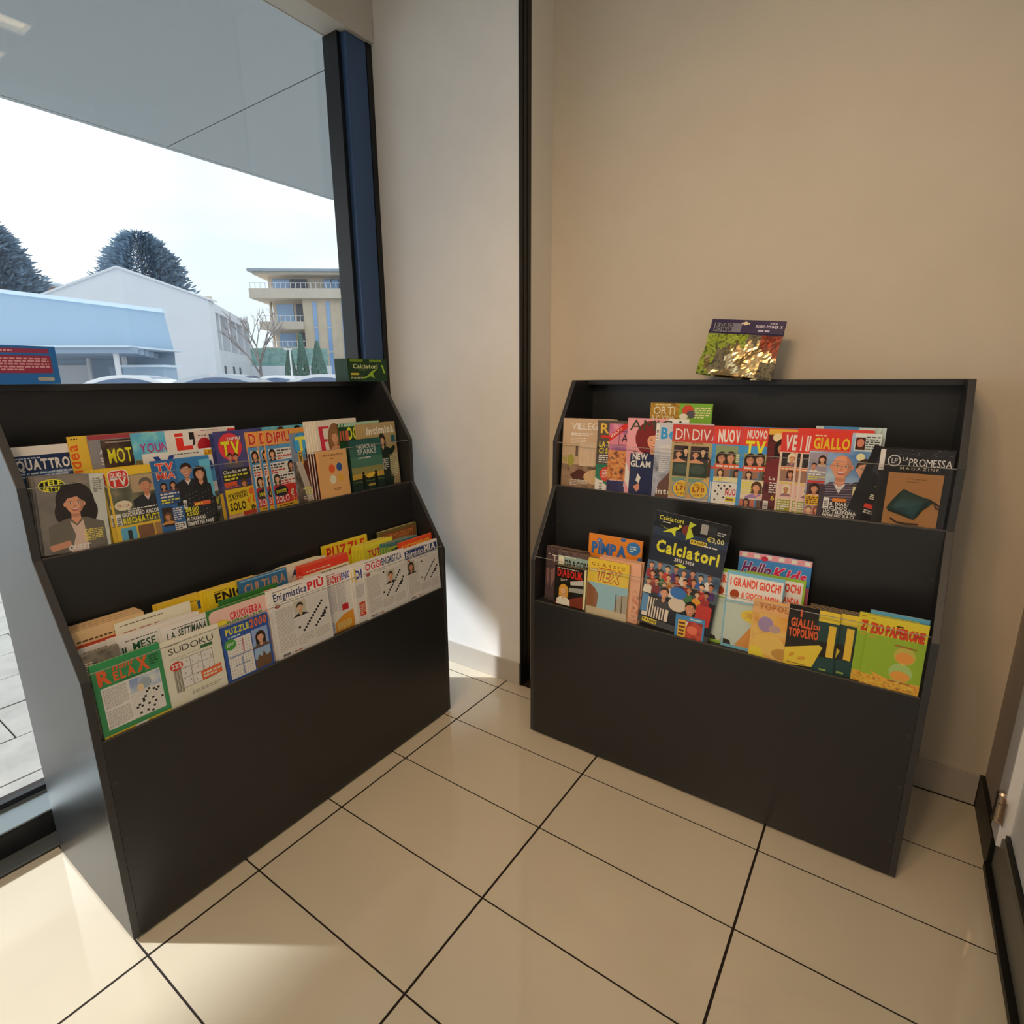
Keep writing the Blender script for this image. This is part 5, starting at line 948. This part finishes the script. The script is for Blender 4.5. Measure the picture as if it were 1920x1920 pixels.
def c(c_):
    c_.R(0, 0, 15.6, 21, '#dcae3c').R(0, 0, 15.6, 12.4, '#7fa8bc').P([(0, 12.4), (0, 3), (4, 2), (4.6, 8), (3.4, 10)], '#7a5034').P([(10.6, 3), (15.6, 2), (15.6, 10), (12, 9)], '#8f8c82').R(0, 0, 15.6, 3.2, '#a8a08a').R(11.2, 3, .4, 6.8, '#4a4036').R(13.4, 3, .4, 6.6, '#4a4036')
    c_.T(1.4, 18.6, 'CLASSIC', 1.1, '#7a4a20', fit=12.4, st='b', gap=.5).TO(3.2, 13.6, 'TEX', 3.9, '#e4b840', '#a83a1c', .34, fit=8.8, st='k', sh=.18).L(1, 16.2, 2.6, .9, 2, '#efe2c4')
mag('RL', .231, .010, 15.6, 21, .009, '#dcae3c', 'yellow western comic with red outlined title', c, pages=PCREAM, name='comic_book', cat='comic book')
mag('RL', .268, .024, 15.6, 21.6, .008, '#c99a84', 'pinkish comic book showing just right of the yellow western one', lambda c_: c_.R(0, 0, 15.6, 21.6, '#c99a84').R(13, 0, 2.6, 12, photo('rosy', ['#a8604c', '#c89a84', '#8a4a3c'], 30)), pages=PCREAM, name='comic_book', cat='comic book', copies=((.272, .034), (.268, .044)), clabel='spare pinkish comic stacked behind the first', cgroup='spare pinkish comics')
def c(c_):
    c_.RR(0, 0, 20.8, 27.4, 1.2, '#dd7a2a').TO(1.4, 20.4, 'PiMPA', 3.9, '#2f62a8', '#24508c', .1, fit=13.4, st='k').E(4.4, 25.2, 1.1, .9, '#2f62a8').L(3.8, 25, 1.2, .5, 1, '#dfe6ee').E(17.6, 24.2, 2.6, 2.4, '#2f6cb0').L(16.2, 22.8, 2.8, 2.4, 3, '#a8c4e0').E(13.6, 26.9, 1.0, .8, '#2f62a8').E(20.4, 20, 1.3, 1.4, '#2f62a8').R(0, 0, 20.8, 17, '#c85a28')
mag('RL', .188, .092, 20.8, 27.4, .008, '#dd7a2a', 'orange children\'s magazine with chunky blue title', c)
# football sticker album in its wrapper
def c(c_):
    c_.R(0, 0, 24, 39, '#1c2436').R(0, 33, 25, 6, '#101216').R(0, 31, 25, 2.6, '#23324a').T(1.4, 36.4, 'Calciatori', 1.4, '#c8d43a', fit=8, st='b').L(2.8, 35.5, 5, .5, 1, '#c8ccd4').P([(2, 34.6), (5, 33.6), (7, 34.8), (9, 35), (7.4, 33.6), (7.6, 31.6), (6.2, 32.8), (3.2, 32.4), (5, 33.4)], '#b9c92c').E(8.6, 35.4, .5, .5, '#d8c84a').E(11, 34.6, 1.7, 1.7, '#6a2a24').P([(11.4, 37.6), (13.6, 37), (12, 35.6), (13.4, 33), (11, 31.4)], '#a8bc2c').R(12.6, 30.6, 5.2, 1.5, '#d8b43a').T(12.9, 30.9, 'PANINI', .9, '#2a241c', fit=4.6, st='k').R(15.2, 34.6, 2.2, 3.2, '#8a8c8c').R(17.6, 34.4, 2.4, 3.2, '#24282c').L(20.4, 35, 2.6, 1.4, 2, '#9aa0a4').T(17.6, 32.6, '€', 1.5, '#b8b43a').T(19.2, 32.6, '3,00', 1.5, '#d8d48a', fit=3.6).L(17, 30.4, 7, .8, 1, '#d8dce0')
    c_.T(2.0, 25.6, 'Calciatori', 3.8, '#d2de34', fit=20.4, st='k', sh=0).T(8.6, 23.7, '2023 | 2024', 1.0, '#d8dce4', fit=6.4, st='k').P([(9, 22.4), (11, 23.2), (13, 22.6), (11.4, 21.4)], '#b9c92c').R(0, 13, 24, 9, photo('dusk2', ['#2a3c60', '#5a7a98', '#1c2844'], 8))
    shirts = ['#8a2a2c', '#6a2430', '#c98a2c', '#4a2c6c', '#a83a2c', '#2c2c34', '#2f5ca8', '#8a2c34', '#c8c4bc', '#3a6c4a', '#b03a34', '#e0dcd4']
    for i in range(24):
        r = i//8; x = 1.6+2.75*(i % 8)+(.9 if r == 1 else 0); y = 20.4-2.8*r+(.7 if i % 2 else 0)
        c_.F(x, y, .95, SK[i % 4], ['#241a16', '#4a3420', '#1a1412'][i % 3], shirts[i*5 % 12], long=0, wid=1.5, body=4.4)
    c_.R(1, 2.6, 9, 7, '#c4bdb4')
    for i in range(7): c_.R(3.0+i*.9, 1.8, .42, 8, '#2b2a2c')
    c_.R(.4, 4, 2.2, 6.4, '#4f7fae').F(7.6, 12.2, 1.7, SK[0], '#2a1c16', '#3a3c44', long=0, wid=1.8, body=3.2).E(12.4, 9.6, 3.0, 2.4, '#bdb4a8').E(12, 13.6, 2.7, 2.0, '#2f66ae').F(16.8, 9.4, 2.1, SK[1], '#1c1614', '#2c2c30', long=0, wid=1.5, body=3).RR(18.6, 5.0, 4.8, 7.0, .8, '#a83230').R(0, 0, 24, 2.2, '#3a3c40').R(1.6, .5, 5.0, 1.6, '#d8b43a').T(1.9, .8, 'PANINI', 1.0, '#2a241c', fit=4.4, st='k')
alb = mag('RL', .428, .020, 24, 39.0, .007, '#1c2436', 'large dark wrapped football album with lime title', c, roll=-5, lift=.001, name='sticker_album', cat='album')
fm = MB(); fm.box(-.003, 0, .0035, .243, .393, .0036, m_film); fm.build('plastic_wrap', alb)
def c(c_):
    c_.R(0, 0, 9.4, 7.8, '#3c7cb4').R(1.0, .3, 7.8, 6.0, photo('redpack', ['#8a2c24', '#b0483a', '#6a2420'], 25)).R(.9, .4, 2.6, 5.8, '#c9a23a').L(1.2, .8, 2.0, 5.0, 4, '#5a2a18').E(5.6, 3.4, 1.7, 1.4, '#c86a54').P([(3.4, 5.8), (4.2, 6.2), (3.6, 3.8)], '#d8d8d8').R(4.6, 6.8, 3.8, .5, '#9fc0dc')
mag('RL', .560, .008, 9.4, 7.8, .004, '#3c7cb4', 'small blue-edged sticker packet at the foot of the football album', c, name='sticker_packet', cat='sticker packet')
def kids(edge):
    def c(c_):
        c_.R(0, 0, 16.4, 24.8, edge).R(.4, 15.6, 15.6, 8.2, '#e6dfd0').T(1.0, 20.4, 'I GRANDI GIOCHI', 2.4, '#c23e22', fit=14.4, st='k', rot=.0).T(4.4, 17.0, 'di GIOCOLANDIA', 1.7, '#c23e22', fit=11, st='k').E(2.6, 17.6, 1.4, 1.5, '#8a3a1c').R(.4, 0, 15.6, 15.2, '#a8b8b4').E(9.6, 11.4, 4.6, 2.3, '#d8b44a', 16).L(6.4, 10.6, 6.4, 1.8, 4, '#a8642c', th=.4).P([(4, 1), (14, 1), (15.8, 4), (15.8, 7), (10, 9.2), (8, 7.6)], '#b98448').P([(.6, .6), (.6, 2.6), (2.6, 2.2), (3.0, 1.0)], '#2a2a2a').R(0, 0, 16.4, .9, edge)
    return c
mag('RL', .703, .030, 16.2, 24.8, .006, '#6aa6cc', 'children\'s puzzle magazine with pale blue edge and red title', kids('#6aa6cc'))
mag('RL', .655, .039, 16.4, 24.8, .006, '#7fa836', 'children\'s puzzle magazine with green edge, left and lower one', kids('#7fa836'))
mag('RL', .752, .060, 16.6, 24.6, .006, '#7fa836', 'children\'s puzzle magazine with green edge, behind the pale blue one', kids('#7fa836'))
def c(c_):
    c_.R(0, 0, 20.8, 29.6, '#3d7cc0').R(0, 27.6, 20.8, 2.0, '#d88a9a')
    for i in range(6): c_.R(.8+i*3.6, 27.9, 1.6, 1.2, '#e8c8cc')
    c_.E(7.6, 28, 1.0, .8, '#a82c44').TO(1.0, 22.8, 'Hello', 3.4, '#6a2c6a', '#e0c0d4', .14, fit=8.4, st='k', sh=.25).TO(10.2, 22.2, 'Kids', 3.6, '#c0305c', '#e8c8d4', .14, fit=9.0, st='k', sh=.25).R(0, 0, 20.8, 21, '#c86a7a')
mag('RL', .716, .104, 20.8, 29.4, .006, '#3d7cc0', 'tall blue and pink children\'s magazine at the back', c)
def c(c_): c_.R(0, 0, 12.4, 18.2, photo('gold', ['#c98a3c', '#d8a860', '#b8743a'], 12)).R(0, 14, 12.4, 4.2, '#d59a68').T(1.6, 15.4, 'TOPOLINO', 1.7, '#b06a3c', fit=12.6, st='k').E(4.0, 10.8, 2.2, 2.4, '#8a7aa0').E(6.6, 9.8, 1.6, 1.2, '#a08a8c').E(5.4, 4.6, 4.4, 3.4, '#c9a85a').P([(0, 0), (5, 0), (3, 3), (.6, 3.4)], '#d8b83a').E(9.4, 2.4, 3, 1.8, '#a88040')
mag('RL', .790, .012, 11.8, 18.2, .008, '#d59a68', 'peach and gold comic book with faint brown title', c, pages=PCREAM, name='comic_book', cat='comic book')
def c(c_):
    c_.R(0, 0, 13, 18.8, '#1b1a1a').R(7.6, 9.5, 5.4, 9.3, '#1d3a3a').R(7.8, 15.4, 5.2, 3.2, '#dcb03a').P([(0, 0), (7.6, 1.2), (9.6, 7.6), (8.8, 8.2), (0, 5.4)], '#dcb03a').P([(7, 0), (13, 0), (13, 5), (9, 4.8)], '#173a3c').R(10.6, 5.2, 1.8, 9.4, '#d0a636').E(4.6, 3.0, 1.2, .6, '#b88a2c', 14, .4).E(2.0, 3.6, 1.0, .5, '#b88a2c', 14, .9)
    c_.T(3.0, 15.6, 'I', 2.0, '#c8542c', st='k').T(.8, 12.4, 'GIALLI', 2.4, '#d0582e', fit=5.6, st='k').T(6.7, 12.6, 'DI', 1.2, '#d0582e', fit=1.6, st='k').T(.6, 9.2, 'TOPOLINO', 2.4, '#d0582e', fit=7.6, st='k', rot=.05).R(1, 1.0, 5, .3, '#8a6a20').R(9.4, .9, 1.8, .5, '#8a9a4a')
mag('RL', .889, .010, 13, 18.8, .007, '#1b1a1a', 'black and yellow mystery comic with red-orange title', c, pages=PCREAM, name='comic_book', cat='comic book', copies=((.932, .0185), (.938, .0265), (.941, .0345), (.936, .0425)), clabel='spare copy of the black and yellow mystery comic, shifted right', cgroup='spare mystery comics')
def c(c_):
    c_.R(0, 0, 13.4, 20.4, '#7fa02c').R(0, 15.0, 13.4, 5.4, '#b9ae34').L(.6, 19.2, 3, .35, 1, '#5a4a1c').TO(.7, 15.4, 'ZIO PAPERONE', 2.6, '#c23a22', '#7a2418', .1, fit=12.0, st='k', rot=-.02).L(.8, 14.0, 4, .5, 1, '#d8863a').R(6.4, 18.2, 1.6, .4, '#3a2a1c')
    c_.R(0, 0, 13.4, 3.4, photo('coins', ['#b8782c', '#d8a23c', '#8a5424'], 60)).P([(2, 4.6), (7, 3.0), (9, 2.6), (4, 2.4)], '#c89438')
    c_.E(9.2, 10.6, 2.4, 2.4, '#a8a04a').E(9.2, 10.0, 2.0, 1.6, '#c9863c').E(8.8, 5.8, 2.6, 2.6, '#8fae6a').E(8.8, 4.8, 2.2, 1.4, '#cf8a3c').P([(8.8, 8.6), (9.2, 8.6), (9.1, 7.8), (8.8, 7.8)], '#d8b04a').R(6.6, 13.0, 5, .4, '#8a5a2c', -.04).R(6.2, 2.8, 5, .4, '#8a5a2c')
    for i in range(26): c_.E(.5+12.4*((i*11) % 26)/26, .4+2.6*((i*7) % 26)/26, .42, .24, ['#e0b04a', '#b87a2c', '#d8953a'][i % 3], 10)
mag('RL', 1.084, .008, 13.4, 20.2, .007, '#7fa02c', 'green comic book with red title, gold coins and an hourglass', c, pages=PCREAM, name='comic_book', cat='comic book', copies=((1.062, .0165),), clabel='second green comic with red title, shifted left behind the first', cgroup='spare green comics')
mag('RL', 1.086, .0255, 13.2, 21.0, .007, '#4f94b8', 'comic book with light blue top edge behind the green ones', lambda c_: c_.R(0, 0, 13.2, 21.0, '#4f94b8'), pages=PCREAM, name='comic_book', cat='comic book')

# ================================================================= things on top of the racks
def topbox(name, x0, y0, w, d, h, base, label, cat, fn, taper=0):
    # front face looks along +X (left rack); x0: front plane, y0: left end
    e = MB(); m_ = pr(base)
    v = [(0, 0, 0), (w, 0, 0), (w, h, 0), (0, h, 0), (0, 0, -d), (w, 0, -d), (w-taper, h, -d), (taper, h, -d)]
    v[2] = (w-taper, h, -.004); v[3] = (taper*0, h, -.004)
    e.v = v; k = e.m(m_)
    for q in ((0, 1, 2, 3), (5, 4, 7, 6), (1, 5, 6, 2), (4, 0, 3, 7), (3, 2, 6, 7), (4, 5, 1, 0)): e.f.append(list(q)); e.mi.append(k)
    o = e.build(name, bevel=.0015)
    m = Matrix(((0, 0, 1, x0), (1, 0, 0, y0), (0, 1, 0, RH+.0005), (0, 0, 0, 1))); o.matrix_world = m; tag(o, label, cat)
    c_ = Cover(w*100, h*100); fn(c_); p = c_.mb.build('printed_front', o, recalc=False); p.location = (0, 0, .0012)
    return o
def c(c_):
    w = c_.w; c_.R(0, 0, w, 9.2, '#1e5ca0').R(.2, 7.5, w-1.6, 1.1, '#7a3050').L(.6, 7.75, w-3, .6, 1, '#b99aa8').RR(-2, 2.6, w+.8, 4.4, .5, '#5c3a68').RR(-2, 2.75, w+.6, 4.1, .45, '#7a2a40').L(.4, 3.2, w-2.2, 3.3, 5, '#b48a98').RR(-1, .5, 3.2, 1.6, .4, '#7a3a60').RR(w-4.6, .8, 3.4, .9, .4, '#8c8f8c')
topbox('sticker_box', -1.79, .395, .155, .10, .092, '#1e5ca0', 'blue cardboard box with red panels at the left end of the rack top', 'box', c, .012)
def c(c_):
    c_.R(0, 0, 19.5, 8.6, '#10301c').R(.8, 7.4, 6.4, .9, '#5f7a1c').R(10.5, 7.4, 6.4, .9, '#5f7a1c').T(2.2, 4.9, 'Calciatori', 1.7, '#b9c88a', fit=12.4, st='b').L(5, 4.1, 7, .4, 1, '#8fa86a').R(1.0, 2.4, 4.0, .8, '#a89a34').T(1.2, 1.0, 'PANINI', .7, '#c8c4a0', fit=5.6).P([(6, 1.4), (9, 2.0), (11, 3.6), (15, 5.2), (12, 3), (13, 1), (10.6, 2), (8, 1)], '#7aa02c').O(.1, .1, 19.3, 8.4, .15, '#1d4a2a').P([(16.6, 6.4), (17.4, 6.2), (18.6, 3), (17.8, 3.2)], '#8fb02c')
topbox('sticker_box', -1.757, 1.450, .195, .08, .086, '#10301c', 'dark green football sticker box at the right end of the rack top', 'box', c)
# foil toy bag on the right rack
bagp = MB(); m_foil = mat('gold_foil', (.74, .54, .28), .2, metal=1, noise=.25, nscale=60); m_foilp = photo('bagprint', ['#3a4a1c', '#7a8a34', '#20242a'], 40)
NX, NY = 30, 24; BW, BH = .248, .192; br_ = random.Random(12)
jit = {(i, j): br_.uniform(-1, 1) for i in range(NX+1) for j in range(NY+1)}
def bp(i, j, side):
    u, v = i/NX, j/NY; q = BH*v
    bul = .022*math.sin(math.pi*u)**.7*max(0, 1-v/.76)**.55 if v < .76 else 0
    k = math.sin(math.pi*u)**.5*(1 if .02 < v < .74 else .12)
    cr_ = (.0045*math.sin(9*u+6*v+1.5*math.sin(5*v))+.0035*math.sin(17*u-13*v)+.0013*jit[(i, j)])*k
    return (BW*(u-.5)*(1+.025*math.sin(9*v)*(v < .8))-.012*(1-v)*(u < .3), q+.0015*jit[(i, j)]*k, side*(bul+.0012)+cr_*(1 if side > 0 else .5))
m_vio = pr('#2c2446'); m_grn = photo('baggreen', ['#4a5a1c', '#8a9a34', '#22301c'], 70); m_red = photo('bagred', ['#8a3420', '#5a2a1c', '#b0503a'], 60); m_dk = photo('bagdark', ['#2a2a2e', '#6a6450', '#3a3c30'], 60)
for side in (1, -1):
    o0 = len(bagp.v)
    for j in range(NY+1):
        for i in range(NX+1): bagp.v.append(bp(i, j, side))
    for j in range(NY):
        for i in range(NX):
            a_ = o0+j*(NX+1)+i; v = (j+.5)/NY; u = (i+.5)/NX; n_ = .06*math.sin(7*u*6.28)+.05*math.sin(19*u+11*v)
            mt_ = m_foil
            if v > .77: mt_ = m_vio
            elif v > .54+n_ and u < .58: mt_ = m_grn
            elif v > .46+n_ and u > .74: mt_ = m_red
            elif u < .16+n_: mt_ = m_grn
            elif v > .60+n_: mt_ = m_dk
            elif .17 < u < .34+n_ and v > .1: mt_ = m_dk
            elif u > .80 and v < .30: mt_ = m_dk
            bagp.f.append([a_, a_+1, a_+NX+2, a_+NX+1]); bagp.mi.append(bagp.m(mt_))
bag = bagp.build('toy_bag', recalc=True)
bag.matrix_world = Matrix(((1, .25, 0, -.483), (0, .20, -.98, 2.050), (0, .955, .20, RH+.008), (0, 0, 0, 1)))
tag(bag, 'shiny gold foil toy bag with dark violet header on the rack', 'toy bag')
cb = Cover(BW*100, 4.4)
cb.R(0, 0, 25.2, 4.4, '#2a2244').R(1.2, .2, 9.6, 3.0, '#6a6878').T(1.6, 1.8, 'ROBO', 1.2, '#17141c', fit=6.2, st='k', sh=.1).T(1.6, .4, 'POWER', 1.2, '#17141c', fit=6.2, st='k', sh=.1).L(20, 3.2, 3.6, .5, 1, '#b0aabc').T(15.6, 1.9, 'ROBO POWER X', .9, '#b9b4c6', fit=8.6, st='b').L(16.6, .5, 7.4, 1.0, 1, '#a8a2b8').R(10.6, 3.0, 2.8, .5, '#cdb79a').E(12, 3.25, .7, .6, '#cdb79a')
ph_ = cb.mb.build('header_print', bag, recalc=False); ph_.location = (-BW/2, BH*.77, .0046)
